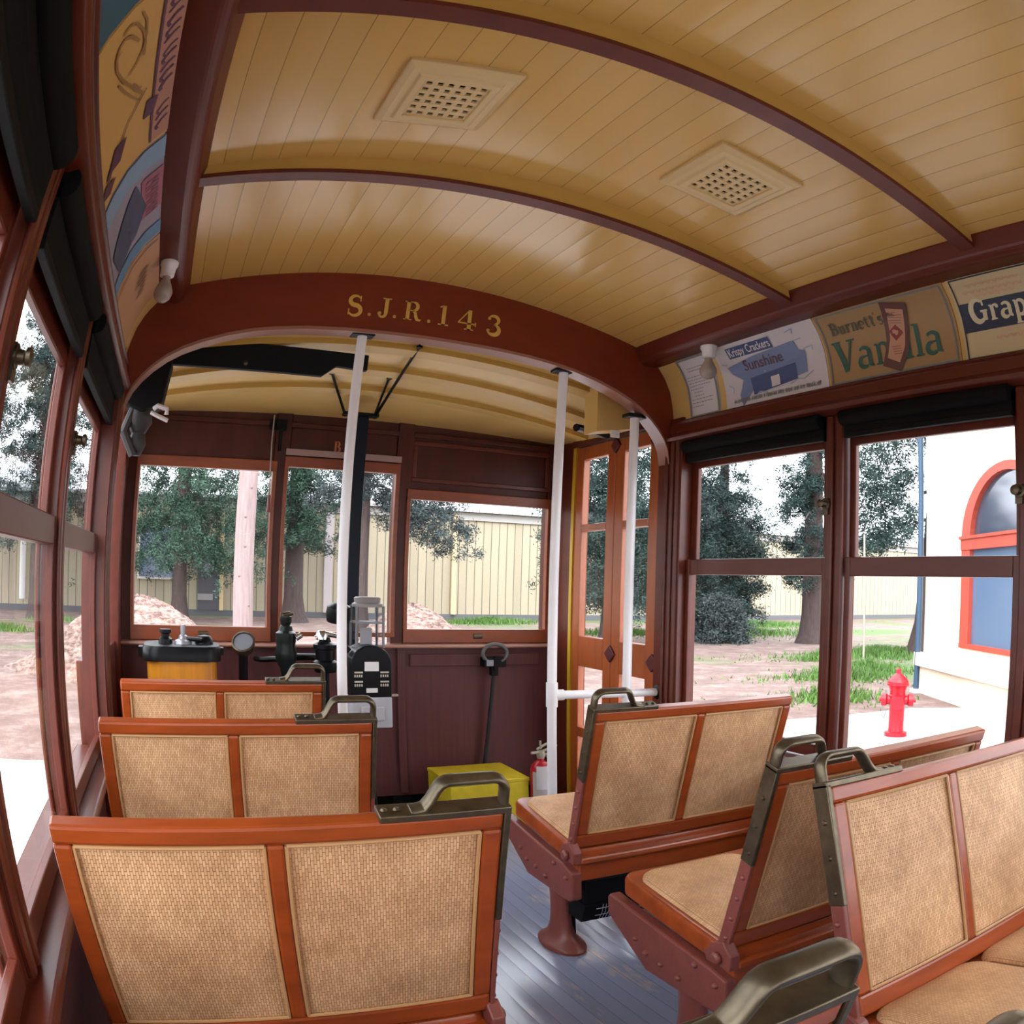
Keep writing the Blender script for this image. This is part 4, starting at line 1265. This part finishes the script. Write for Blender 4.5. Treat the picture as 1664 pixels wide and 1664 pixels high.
# circuit breaker on the left
c_ = thing('circuit_breaker', 'black circuit breaker box with bright terminals high in the front left corner', 'breaker', (-1.03, 3.02, 0))
MB().prism([(-.105, 1.90), (-.10, 1.76), (-.02, 1.73), (.060, 1.765), (.080, 1.935), (.0, 1.965)], 1, -.05, .10).build('box', 'blackmatt', c_, bevel=.008)
m_ = MB(); m_.lathe([(0, 1.745), (.05, 1.745), (.055, 1.70), (.03, 1.66), (.04, 1.62), (.02, 1.58), (0, 1.58)], (-.03, .02, 0), None, 14); m_.tube([(-.06, 0, 1.75), (-.09, -.02, 1.66), (-.04, 0, 1.58)], .02, 8); m_.build('coil', C('dark_coil', (.03, .026, .026), .6), c_, smooth=40)
m_ = MB(); m_.tube([(.03, -.05, 1.742), (.045, -.06, 1.752), (.085, -.06, 1.742), (.085, -.055, 1.722)], .010, 8); m_.tube([(.02, -.05, 1.728), (.05, -.06, 1.715), (.095, -.055, 1.700)], .008, 8); m_.build('terminals', 'porcelain', c_, smooth=40)
# bell cord and its bracket
c_ = thing('bell_cord', 'thin pale cord hanging from a black bracket between the left and middle front windows', 'cord', (-.40, 3.79, 0))
MB().tube([(-.014, 0, 1.905), (-.014, 0, 1.78), (-.008, 0, 1.64), (-.004, 0, 1.47)], .0035, 6).build('cord', C('pale_cord', (.36, .30, .26)), c_, smooth=40)
m_ = MB(); m_.lathe([(0, -.012), (.022, -.012), (.022, .012), (0, .012)], (.028, .02, 1.86), Matrix.Rotation(R(90), 3, 'X'), 14); m_.tube([(.03, .02, 1.85), (.034, .03, 1.74)], .008, 8); m_.box(-.03, .06, .02, .05, 1.84, 1.89); m_.build('bracket', 'black', c_, smooth=40)
MB().tube([(-.004, 0, 1.53), (-.004, 0, 1.45)], [.008, .010], 8).build('toggle', C('toggle_red', (.2, .05, .04)), c_, smooth=40)
# cream cover over the door gear
c_ = thing('door_gear_cover', 'cream sheet metal cover over the folding door gear', 'cover', (.985, 2.95, 0))
m_ = MB()
pr = [(-.135, 2.0)] + [(-.135 + .135 * math.sin(R(q)), 1.925 + .09 * math.cos(R(q))) for q in range(0, 91, 15)] + [(.055, 1.925), (.055, 1.832), (-.13, 1.80)]
m_.prism(pr[1:], 1, -.04, .07)
m_.build('cover', 'cream', c_, bevel=.003)
m_ = MB(); m_.box(-.05, .09, .07, .16, 1.86, 1.95); m_.box(-.03, .12, .0, .06, 1.93, 2.0); m_.tube([(-.14, .12, 1.84), (.12, .30, 1.86)], .018, 8); m_.tube([(.0, .05, 1.95), (.06, .02, 1.99), (.1, .0, 1.97)], .022, 8); m_.build('linkage', 'black', c_, smooth=40)
MB().box(-.06, -.02, -.045, -.035, 1.785, 1.815).build('paper_tag', 'label', c_)

# coupling ring with hanging cable on the dash
c_ = thing('ring_handle', 'black ring and clasp on the front dash with a cable hanging from it', 'handle', (.805, Y_F - .05, 0))
m_ = MB(); m_.tube([(.068 * math.cos(R(q)), -.012, .805 + .046 * math.sin(R(q))) for q in range(-60, 241, 15)], .0105, 10); m_.build('ring', C('pewter', (.10, .095, .09), .35, ), c_, smooth=40)
m_ = MB(); m_.box(-.062, .062, -.02, .045, .735, .785); m_.box(-.008, .008, -.025, .0, .715, .79); m_.box(-.02, .02, -.015, .02, .69, .735); m_.build('clasp', 'black', c_, bevel=.005)
m_ = MB(); m_.box(-.05, -.012, -.024, -.019, .742, .772); m_.build('clasp_plate', 'grey', c_)
MB().tube([(0, 0, .70), (-.012, .01, .55), (-.03, .015, .38), (-.055, .018, .2), (-.07, .02, .03)], .011, 8).build('cable', 'hose', c_, smooth=40)
# yellow step box
y_ = thing('yellow_box', 'bright yellow step box on the floor against the front dash', 'box', (.62, 3.60, 0))
MB().box(-.20, .205, -.17, .17, 0, .225).build('box', 'yellow', y_, bevel=.006)
m_ = MB().box(-.203, .208, -.173, .173, .225, .243); m_.build('lid', 'yellow', y_, bevel=.004)
MB().box(-.02, .06, -.06, -.045, .243, .246).build('scuff', C('scuff_dark', (.10, .08, .01)), y_)
# fire extinguisher
e_ = thing('fire_extinguisher', 'red fire extinguisher with a white label beside the yellow box', 'extinguisher', (.885, 3.42, .02))
MB().lathe([(0, 0), (.045, 0), (.052, .008), (.052, .255), (.046, .28), (.03, .298), (.016, .305), (.016, .318), (0, .318)], (0, 0, 0), None, 22).build('cylinder', 'red', e_, smooth=40)
m_ = MB()
n = 12
rings = [[(.0530 * math.cos(R(lerp(-165, -20, i / n))), .0530 * math.sin(R(lerp(-165, -20, i / n))), z) for i in range(n + 1)] for z in (.085, .255)]
m_.loft(rings, caps=False, closed=False); m_.build('instruction_label', C('label_grey', (.48, .44, .44)), e_, smooth=50)
m_ = MB()
rings = [[(.0535 * math.cos(R(lerp(-140, -70, i / n))), .0535 * math.sin(R(lerp(-140, -70, i / n))), z) for i in range(n + 1)] for z in (.17, .285)]
m_.loft(rings, caps=False, closed=False); m_.build('hanging_tag', 'label', e_, smooth=50)
m_ = MB(); m_.lathe([(0, .315), (.018, .315), (.022, .335), (.016, .352), (0, .352)], (0, 0, 0), None, 14); m_.tube([(-.055, -.01, .345), (.0, 0, .345), (.09, .01, .372)], .007, 8); m_.tube([(-.02, 0, .36), (.06, .01, .392)], .006, 8); m_.tube([(0, 0, .36), (-.003, 0, .40)], .006, 8); m_.tube([(.02, 0, .335), (.055, 0, .31), (.058, 0, .2)], .009, 8); m_.build('valve_head', C('brassy_grey', (.4, .36, .28), .35), e_, smooth=40)

# ---------------------------------------------------------------- outside
GZ = CAMZ - 1.90
def W3(xr, yr, zr=0.0): return (xr + CAMX, yr, zr + CAMZ)
def ground_mat():
    m = mat('dirt_and_chips', (.34, .22, .18), .9)
    nt = m.node_tree; b = nt.nodes['Principled BSDF']
    tc = nt.nodes.new('ShaderNodeTexCoord')
    n1 = nt.nodes.new('ShaderNodeTexNoise'); n1.inputs['Scale'].default_value = 1.6; n1.inputs['Detail'].default_value = 10; n1.inputs['Roughness'].default_value = .82
    r1 = nt.nodes.new('ShaderNodeValToRGB')
    els = r1.color_ramp.elements
    els[0].position = .3; els[0].color = (.085, .05, .042, 1)
    els[1].position = .72; els[1].color = (.33, .25, .225, 1)
    e = els.new(.5); e.color = (.165, .105, .09, 1)
    n2 = nt.nodes.new('ShaderNodeTexNoise'); n2.inputs['Scale'].default_value = .13; n2.inputs['Detail'].default_value = 4
    r2 = nt.nodes.new('ShaderNodeValToRGB'); r2.color_ramp.elements[0].position = .52; r2.color_ramp.elements[1].position = .62
    mx = nt.nodes.new('ShaderNodeMix'); mx.data_type = 'RGBA'
    nt.links.new(tc.outputs['Object'], n1.inputs['Vector']); nt.links.new(tc.outputs['Object'], n2.inputs['Vector'])
    nt.links.new(n1.outputs['Fac'], r1.inputs['Fac']); nt.links.new(n2.outputs['Fac'], r2.inputs['Fac'])
    nt.links.new(r2.outputs['Color'], mx.inputs['Factor']); nt.links.new(r1.outputs['Color'], mx.inputs['A']); mx.inputs['B'].default_value = (.08, .13, .035, 1)
    nt.links.new(mx.outputs['Result'], b.inputs['Base Color'])
    return m
MT['ground'] = ground_mat()
o = MB().box(-90, 110, -60, 90, GZ - .5, GZ).build('ground', 'ground')
struct(o, 'reddish dirt and mulch ground of the yard', 'ground')
mb = MB()
mb.prism([(-9, -30), (30, -30), (12.0, 2.0), (W3(11.2, 7.25)[0], 7.25), (W3(10.4, 7.95)[0], 7.95), (W3(9.1, 8.1)[0], 8.1), (W3(7.2, 8.45)[0], 8.45), (W3(3, 8.4)[0], 8.4), (W3(-2, 7.95)[0], 7.95), (-9, 8.0)], 2, GZ - .1, GZ + .04)
struct(mb.build('pavement', mat('pale_concrete', (.42, .41, .415), .8, var=.08, vscale=(1.5, 1.5, 1))), 'pale concrete paving beside the streetcar and round the hydrant', 'pavement')

# warehouse
siding = board_mat('ribbed_siding', (.38, .325, .23), .42, 0, .045, .6, .10)
t = thing('warehouse', 'long cream metal sided warehouse across the yard', 'building', W3(6, 36.5, -1.9), kind=None)
ox, oy, oz = t.location
MB().box(-60, 44, 0, 10, .25, 5.15).build('siding_wall', siding, t)
MB().box(-60, 44, -.03, 9.9, -.05, .26).build('concrete_footing', C('dark_footing', (.12, .12, .13), .9), t)
MB().prism([(-.35, 5.1), (-.35, 5.25), (10, 7.2), (10, 7.05)], 0, -60.3, 44.3).build('roof', board_mat('corrugated_roof', (.55, .55, .57), .35, 0, .04, .4, .06), t)
MB().box(-60, 44, -.10, 0, 4.72, 5.08).build('eave_fascia', C('grey_fascia', (.40, .38, .36), .7), t)
def onwall(a0, a1): return math.tan(R(a0)) * 36.5 - 6, math.tan(R(a1)) * 36.5 - 6
for a0, a1, z0, z1, nm in ((-3.8, -.7, 1.62, 3.75, 0), (31.6, 33.4, 1.05, 2.6, 1)):
    x0, x1 = onwall(a0, a1)
    f = MB().box(x0 - .08, x1 + .08, -.10, .02, z0 - .10, z1 + .08)
    f = f.build('window_frame', C('white_frame', (.66, .64, .62), .6), t)
    MB().box(x0, x1, -.115, -.09, z0, z1).build('pane', C('grey_blue_pane', (.17, .20, .30), .12), f)
x0, x1 = onwall(.9, 2.55)
d_ = MB().box(x0, x1, -.08, .0, .25, 3.35).build('side_door', C('dark_grey_door', (.075, .07, .085), .5), t)
MB().box(x0 + .3, x0 + .75, -.10, -.07, 1.9, 2.6).build('door_pane', C('pale_door_pane', (.24, .24, .3), .2), d_)
MB().box(x0 - .0, x1 - .3, -.10, -.07, .68, .95).build('door_plate', C('door_plate_grey', (.3, .28, .28), .5), d_)
MB().box(x1 + .02, x1 + .22, -.12, 0, .25, 4.3).build('corner_batten', C('pale_batten', (.64, .48, .26), .6), t)
x0, _ = onwall(20.0, 20)
MB().box(x0 - .12, x0 + .12, -.14, 0, .25, 5.0).build('bay_post', C('bay_post_cream', (.58, .45, .27), .6), t)
x0, _ = onwall(10.8, 20)
MB().box(x0 - .2, x0 + .2, -.14, 0, .25, 4.75).build('bay_post', C('bay_post_lilac', (.48, .42, .42), .6), t)
x0, _ = onwall(-13.4, 0)
m_ = MB().tube([(x0, -.25, .5), (x0, -.25, 4.9)], .17, 12); m_.build('drainpipe', C('white_pipe', (.74, .74, .78), .5), t, smooth=40)
x0, _ = onwall(40.0, 0)
MB().box(x0 - .1, x0 + .1, -.14, 0, .25, 5.0).build('bay_post', C('bay_post_tan', (.42, .30, .17), .6), t)

# cream building with arched window on the right
P0 = Vector((12.44, 9.27, -1.9)); dd = Vector((-.517, -.856, 0)); nn = Vector((.856, -.517, 0))
t = thing('station_building', 'cream stucco building with a red arched window beyond the hydrant', 'building', W3(*P0))
t.rotation_euler = (0, 0, math.atan2(dd.y, dd.x))
# local x runs along the facade towards us, local y is out of the facade (towards the car when negative of nn)
sg = 1.0   # local +y = rot90(dd) = (.856,-.517) points into the building
stucco = mat('cream_stucco', (.78, .66, .53), .85, var=.06, vscale=(2, 2, 2))
AX, AW, ASP = 3.30, 1.30, 2.82          # arch centre, glass half width, spring height above ground
mb = MB()
TOP = 9.0
def wallpoly(seg=16):
    return [(AX + (AW + .30) * math.cos(R(q)), ASP + (AW + .0) * .80 * math.sin(R(q))) for q in range(180, -1, -12)]
x0o, x1o = AX - AW - .30, AX + AW + .30
mb.box(.0, x0o, 0, 7, 0, TOP); mb.box(x1o, 9.5, 0, 7, 0, TOP)
mb.box(x0o, x1o, 0, 7, 0, .98)
top = [(AX + (AW + .30) * math.cos(R(q)), ASP + 1.12 * math.sin(R(q))) for q in range(180, -1, -10)]
for i in range(len(top) - 1):
    (xa, za), (xb, zb) = top[i], top[i + 1]
    mb.add([(xa, 0, za), (xb, 0, zb), (xb, 0, TOP), (xa, 0, TOP), (xa, .35, za), (xb, .35, zb)], [(0, 1, 2, 3), (0, 4, 5, 1)])
mb.box(x0o, x1o, .35, 7, .98, TOP)
mb.build('stucco_wall', stucco, t)
MB().box(-.06, 9.5, -.07, .0, .0, .52).build('plinth', mat('stained_plinth', (.70, .58, .46), .9, var=.12, vscale=(1.5, 1.5, 3)), t)
MB().box(-.10, 9.5, -.16, .0, .52, .77).build('ledge', C('ledge_cream', (.76, .65, .55), .8), t, bevel=.01)
red = C('coral_frame', (.42, .06, .035), .5)
mb = MB()
oo = [(AX + (AW + .30) * math.cos(R(q)), ASP + 1.12 * math.sin(R(q))) for q in range(0, 181, 9)]
ii = [(AX + AW * .97 * math.cos(R(q)), ASP + .98 * math.sin(R(q))) for q in range(0, 181, 9)]
oo = [(x1o, 1.0)] + oo + [(x0o, 1.0)]
ii = [(AX + AW * .97, 1.0)] + ii + [(AX - AW * .97, 1.0)]
mb.loft([[(a[0], -.03, a[1]), (a[0], .12, a[1]), (b[0], .12, b[1]), (b[0], -.03, b[1])] for a, b in zip(oo, ii)])
mb.box(x0o, x1o, -.05, .10, ASP - .20, ASP + .03)
mb.box(x0o - .02, x1o, -.08, .10, ASP - .02, ASP + .03)
mb.box(x0o, x1o, -.04, .10, .98, 1.06)
fr_ = mb.build('arched_frame', red, t)
m_ = MB(); m_.prism([(a, b) for a, b in ii], 1, .06, .08); m_.build('arched_pane', mat('dark_reflecting_pane', (.06, .07, .10), .08, spec=.8), fr_)
MB().box(AX - AW, AX + AW, .04, .06, 1.06, ASP - .2).build('lower_pane', mat('blue_grey_pane', (.10, .15, .24), .15, spec=.6), fr_)
m_ = MB(); m_.tube([(-.02, -.11, .07), (-.02, -.11, TOP)], .055, 10); m_.build('downspout', C('dark_blue_pipe', (.03, .07, .13), .4), t, smooth=40)
MB().box(-.12, .12, -.2, .0, -.03, .07).build('spout_block', C('white_block', (.7, .7, .68), .8), t)

# fire hydrant
h = thing('fire_hydrant', 'red fire hydrant on the concrete paving', 'hydrant', W3(8.22, 6.51, -1.86))
HR = C('hydrant_red', (.40, .004, .014), .35)
def sc_(p): return [(r * .88, z * 1.02) for r, z in p]
MB().lathe(sc_([(0, 0), (.17, 0), (.17, .05), (.12, .06), (.115, .10), (.115, .46), (.13, .48), (.13, .52), (.115, .53), (.118, .58), (.128, .60), (.140, .63), (.168, .65), (.168, .672), (.158, .676), (.158, .692), (0, .692)]), (0, 0, 0), None, 24).build('barrel', HR, h, smooth=40)
MB().lathe(sc_([(.158, .69), (.148, .712), (.105, .755), (.06, .785), (.04, .80), (.04, .845), (.02, .865), (0, .865)]), (0, 0, 0), None, 24).build('bonnet', HR, h, smooth=40)
va = math.atan2(8.22, 6.51)
side = Vector((math.cos(va), -math.sin(va), 0))
for q in (1, -1):
    m_ = MB()
    ax = side * q
    c0 = Vector((0, 0, .47))
    m_.tube([c0, c0 + ax * .13, c0 + ax * .15, c0 + ax * .21, c0 + ax * .215, c0 + ax * .24], [.065, .065, .085, .08, .03, .03], 14)
    m_.build('outlet_cap', HR, h, smooth=35)
m_ = MB()
fwd = Vector((-math.sin(va), -math.cos(va), 0))
c0 = Vector((0, 0, .45))
m_.tube([c0, c0 + fwd * .13, c0 + fwd * .15, c0 + fwd * .19], [.075, .075, .095, .09], 16)
m_.build('front_cap', HR, h, smooth=35)
m_ = MB()
m_.tube([side * -.19 + Vector((0, 0, .40)), side * -.19 + Vector((0, 0, .25)), side * -.17 + Vector((0, 0, .22)), side * -.13 + Vector((0, 0, .36))], .006, 6)
m_.build('chain', 'grey', h, smooth=40)

# timber pole
KN = C('timber_knot', (.20, .13, .13), .8)
t = thing('telephone_pole', 'pale timber telephone pole seen through the left front window', 'pole', W3(.93, 12.0, -1.9))
MB().tube([(0, 0, 0), (0, 0, 4), (.03, 0, 9)], [.165, .155, .14], 16).build('shaft', mat('pale_weathered_timber', (.25, .185, .18), .8, var=.2, vscale=(30, 30, 2.5), bump=.4, bscale=(60, 60, 5)), t, smooth=60)
rnd = random.Random(1)
for i in range(9):
    m_ = MB()
    z = .6 + i * .42; a = R(-90 + rnd.uniform(-60, 60))
    m_.lathe([(0, .012), (.018, .008), (.024, 0)], (.157 * math.cos(a), .157 * math.sin(a), z), Matrix.Rotation(a, 3, 'Z') @ Matrix.Rotation(R(90), 3, 'Y'), 8)
    m_.build('knot', KN, t, smooth=50)
o = MB().tube([(0, 0, 0), (-.05, .05, 3.4)], .025, 8).build('marker_rod', C('rod_pale', (.45, .4, .34), .6), smooth=50, loc=W3(16.6, 14.4, -1.9))
tag(o, 'thin pale rod standing in the grass behind the hydrant', 'rod')

# mulch piles
chips = mat('wood_chips', (.36, .25, .21), .9, var=.5, vscale=(6, 6, 14), bump=1.0, bscale=(14, 14, 26), col2=(.085, .042, .034))
for nd in chips.node_tree.nodes:
    if nd.type == 'VALTORGB':
        nd.color_ramp.elements[0].position = .40
        nd.color_ramp.elements[1].position = .66
    if nd.type == 'TEX_NOISE':
        nd.inputs['Roughness'].default_value = .8
def pile(xr, yr, rx, ry, hh, seed, label):
    rnd = np.random.RandomState(seed)
    mb = MB()
    n, m = 64, 26
    rings = []
    ph = rnd.uniform(0, 6, 6)
    for k in range(m + 1):
        q = k / m
        ring = []
        for i in range(n):
            a = 2 * math.pi * i / n
            wob = 1 + .07 * math.sin(2 * a + ph[0]) + .04 * math.sin(5 * a + ph[1])
            z = hh * (math.cos(math.pi * q) * .5 + .5) ** .85
            z += hh * .09 * (rnd.rand() - .5) * (1 - q * .6)
            ring.append((rx * q * wob * math.cos(a) + rx * .02 * (rnd.rand() - .5), ry * q * wob * math.sin(a), max(-.02, z) if k < m else -.03))
        rings.append(ring)
    mb.loft(rings)
    o = mb.build('mulch_pile', chips, smooth=60)
    o.location = W3(xr, yr, -1.9)
    return tag(o, label, 'mulch pile')
pile(-1.15, 16, 3.0, 2.6, 1.40, 1, 'large pale wood chip pile outside the left front window')
pile(6.3, 20.5, 2.1, 2.0, 1.22, 5, 'smaller wood chip pile outside the right front window')

# trees
def fol_mat(name, c, c2):
    m = mat(name, c, .65, spec=.3, var=.5, vscale=(2.2, 2.2, 2.2), col2=c2)
    return m
FM = [fol_mat('blue_green_needles', (.045, .085, .075), (.012, .025, .024)), fol_mat('mid_green_needles', (.055, .11, .07), (.014, .034, .026)), fol_mat('grey_green_needles', (.075, .10, .10), (.022, .032, .036))]
BARK = mat('brown_bark', (.058, .038, .036), .9, var=.3, vscale=(14, 14, 2), bump=.8, bscale=(20, 20, 3))
def foliage(rs, z0, z1, r0, r1, nb, ns, nl, lw, ll, sector=(0, 360), droop=.35, inner=.1):
    """drooping sprays of small leaf blades on many branches; returns verts, faces arrays"""
    P = []
    for _ in range(int(nb * 1.35)):
        f = rs.rand()
        z = z0 + (z1 - z0) * f
        a = R(rs.uniform(*sector))
        L = (r0 + (r1 - r0) * f) * rs.uniform(.6, 1.0)
        for _ in range(int(ns * 1.35)):
            q = rs.uniform(inner, 1.0) ** .8
            c = np.array([L * q * math.cos(a), L * q * math.sin(a), z - droop * L * q * q])
            c += rs.normal(0, .08 + .04 * L, 3) * np.array([1, 1, .55])
            P.append(c)
    P = np.array(P)
    C_ = np.repeat(P, nl, axis=0) + rs.normal(0, ll * .8, (len(P) * nl, 3))
    n = len(C_)
    d = rs.normal(0, 1, (n, 3)); d[:, 2] = d[:, 2] * .6 - .35
    d /= np.linalg.norm(d, axis=1)[:, None]
    e = np.cross(d, rs.normal(0, 1, (n, 3))); e /= np.linalg.norm(e, axis=1)[:, None] + 1e-9
    l = ll * rs.uniform(.6, 1.3, n)[:, None]; w = lw * rs.uniform(.6, 1.3, n)[:, None]
    V = np.stack([C_ - d * l * .5, C_ + e * w * .5, C_ + d * l * .5, C_ - e * w * .5], axis=1).reshape(-1, 3)
    return V
def leaf_mesh(name, V, m, parent):
    me = bpy.data.meshes.new(name)
    n = len(V) // 4
    me.vertices.add(len(V)); me.vertices.foreach_set('co', V.astype(np.float32).ravel())
    me.loops.add(len(V)); me.loops.foreach_set('vertex_index', np.arange(len(V), dtype=np.int32))
    me.polygons.add(n); me.polygons.foreach_set('loop_start', np.arange(0, len(V), 4, dtype=np.int32)); me.polygons.foreach_set('loop_total', np.full(n, 4, dtype=np.int32))
    me.update(calc_edges=True); me.validate()
    o = bpy.data.objects.new(name, me); COL.objects.link(o); me.materials.append(m)
    if parent is not None: o.parent = parent
    return o
def tree(label, xr, yr, tr, th, parts, seed, fm=0, lean=(0, 0), bare=0):
    t = thing('conifer_tree', label, 'tree', W3(xr, yr, -1.9), group='trees around the yard')
    rs = np.random.RandomState(seed)
    pts = [(0, 0, -.05), (0, 0, .35), (lean[0] * .1, lean[1] * .1, 1.0), (lean[0] * .4, lean[1] * .4, th * .4), (lean[0], lean[1], th)]
    MB().tube(pts, [tr * 1.7, tr * 1.25, tr, tr * .85, tr * .25], 14).build('trunk', BARK, t, smooth=60)
    V = np.concatenate([foliage(rs, *p) if not isinstance(p, dict) else foliage(rs, **p) for p in parts])
    leaf_mesh('foliage', V, FM[fm], t)
    if bare:
        mb = MB()
        for _ in range(bare):
            z = rs.uniform(3, th * .7); a = rs.uniform(0, 2 * math.pi); L = rs.uniform(1, 2.6)
            mb.tube([(0, 0, z), (L * .5 * math.cos(a), L * .5 * math.sin(a), z + .1), (L * math.cos(a), L * math.sin(a), z - .3)], [.06, .035, .012], 6)
        mb.build('branches', BARK, t, smooth=60)
    return t
d = lambda z0, z1, r0, r1, nb, ns, nl=44, lw=.036, ll=.13, **k: dict(z0=z0, z1=z1, r0=r0, r1=r1, nb=nb, ns=ns, nl=nl, lw=lw, ll=ll, **k)
tree('dark spreading conifer in front of the warehouse, seen through the left front window', -.3, 31.4, .32, 13, [d(2.6, 6.5, 4.6, 4.4, 120, 8), d(6.5, 13, 4.6, 2.0, 110, 8)], 3, 1, bare=10)
tree('conifer with a thick flared trunk behind the middle front window', 4.8, 33, .43, 14, [d(3.2, 7.5, 2.2, 2.4, 90, 8), d(7.5, 14, 2.2, 1.2, 60, 7)], 4, 1)
tree('conifer with long boughs drooping across the right front window', 6.4, 27, .24, 11, [d(3.6, 6.4, 4.2, 4.0, 34, 11, sector=(-35, 40)), d(4.8, 6.6, 2.2, 2.2, 14, 8, sector=(60, 300)), d(6.4, 11, 3, 1.0, 40, 8)], 6, 2, bare=8)
tree('dense conifer filling the upper panes of the folding door', 13.6, 22.5, .26, 11, [d(1.5, 5.0, 2.3, 2.6, 100, 9), d(5, 11, 2.6, 1.0, 90, 8)], 7, 0)
tree('conifer just right of the one behind the folding door', 17.0, 23.8, .24, 12, [d(1.8, 5.5, 1.9, 2.2, 70, 8), d(5.5, 12, 2.2, 1, 60, 8)], 8, 0)
tree('low branched conifer at the left of the first right hand window', 20.2, 25.0, .26, 12, [d(.9, 5.0, 1.8, 2.2, 100, 9), d(5, 12, 2.4, 1.2, 90, 8)], 9, 0)
tree('tall conifer with a bare thick trunk in the first right hand window', 20.5, 20.3, .36, 15, [d(2.3, 6.0, 1.5, 2.0, 44, 8), d(6.0, 14, 2.4, 1.2, 70, 8)], 10, 0, bare=6)
tree('leaning tree whose boughs show left of the cream building', 19.6, 14.8, .26, 12, [d(3.4, 6.5, 2.6, 2.9, 30, 8, sector=(95, 200)), d(6.5, 11, 2.6, 2.0, 26, 8, sector=(90, 220))], 11, 0, lean=(.9, -.6), bare=6)
tree('dark conifer beyond the left hand windows, nearest the front', -6.8, 31, .3, 14, [d(3.4, 14, 3.4, 2.0, 170, 9)], 12, 0)
tree('dark conifer beyond the left hand windows, middle of the row', -11.3, 32, .3, 15, [d(3.6, 15, 3.6, 2.0, 170, 9)], 13, 0)
tree('dark conifer beyond the left hand windows, farthest along the row', -12.5, 24, .3, 14, [d(3.6, 14, 3.2, 2.0, 150, 9)], 14, 0)
tree('conifer rising behind the warehouse roof on the right', 41, 53, .3, 10, [d(4.5, 9.5, 4, 1.5, 70, 9, ll=.3, lw=.09)], 15, 2)
# shrub by the path
b_ = thing('garden_shrub', 'grey green shrub at the foot of the fence by the first right hand window', 'shrub', W3(17.6, 21.9, -1.9))
leaf_mesh('leaves', foliage(np.random.RandomState(20), .15, 1.5, 1.5, .9, 90, 7, 20, .04, .13), FM[2], b_)
m_ = MB()
for i in range(7):
    a = i * .9
    m_.tube([(0, 0, 0), (.3 * math.cos(a), .3 * math.sin(a), .5), (.8 * math.cos(a), .8 * math.sin(a), 1.0)], [.035, .025, .01], 6)
m_.build('stems', BARK, b_, smooth=50)

# grass
def grass(spots, n, hgt, seed, label, c):
    rs = np.random.RandomState(seed)
    Vs = []
    for xr, yr, rx, ry in spots:
        k = int(n * 2.2 * rx * ry)
        a = rs.uniform(0, 2 * math.pi, k); q = np.abs(rs.normal(0, .62, k)) * (1 + .35 * np.sin(3 * a + seed))
        x = xr + CAMX + rx * q * np.cos(a); y = yr + ry * q * np.sin(a)
        hh = hgt * rs.uniform(.35, 1.1, k) * np.clip(1.1 - q * .6, .25, 1)
        th = rs.uniform(0, math.pi, k); w = .012 + .016 * rs.rand(k)
        lx, ly = rs.normal(0, .35, k) * hh, rs.normal(0, .35, k) * hh
        z = np.full(k, GZ)
        A = np.stack([x - w * np.cos(th), y - w * np.sin(th), z], 1); B = np.stack([x + w * np.cos(th), y + w * np.sin(th), z], 1)
        Cc = np.stack([x + lx + .003, y + ly, z + hh], 1); D_ = np.stack([x + lx - .003, y + ly, z + hh], 1)
        Vs.append(np.stack([A, B, Cc, D_], 1).reshape(-1, 3))
    o = leaf_mesh('grass', np.concatenate(Vs), c, None)
    return tag(o, label, 'grass', None, 'stuff')
GM = mat('fresh_grass', (.095, .20, .035), .6, var=.3, vscale=(1.5, 1.5, 3))
grass([(13.0, 11.9, 1.6, 1.0), (14.9, 12.8, 1.2, 1.1), (10.3, 9.7, 1.3, .8), (18.6, 15.6, 3.0, 1.6), (15.8, 15.3, .9, .5)], 420, .30, 31, 'fresh green grass behind the hydrant and left of the cream building', GM)
grass([(21.5, 25.5, 4.5, 2.4), (27, 31, 5, 2.5), (16.5, 26.5, 3, 1.6), (14.5, 34.5, 3.4, 1.2), (13.5, 33.2, 2.6, 1.0)], 170, .30, 32, 'green grass strip along the foot of the warehouse', GM)
grass([(-6.6, 24.6, 2.2, 1.0), (-5.6, 30, 1.6, .8)], 200, .25, 33, 'patch of grass beyond the left hand windows', GM)
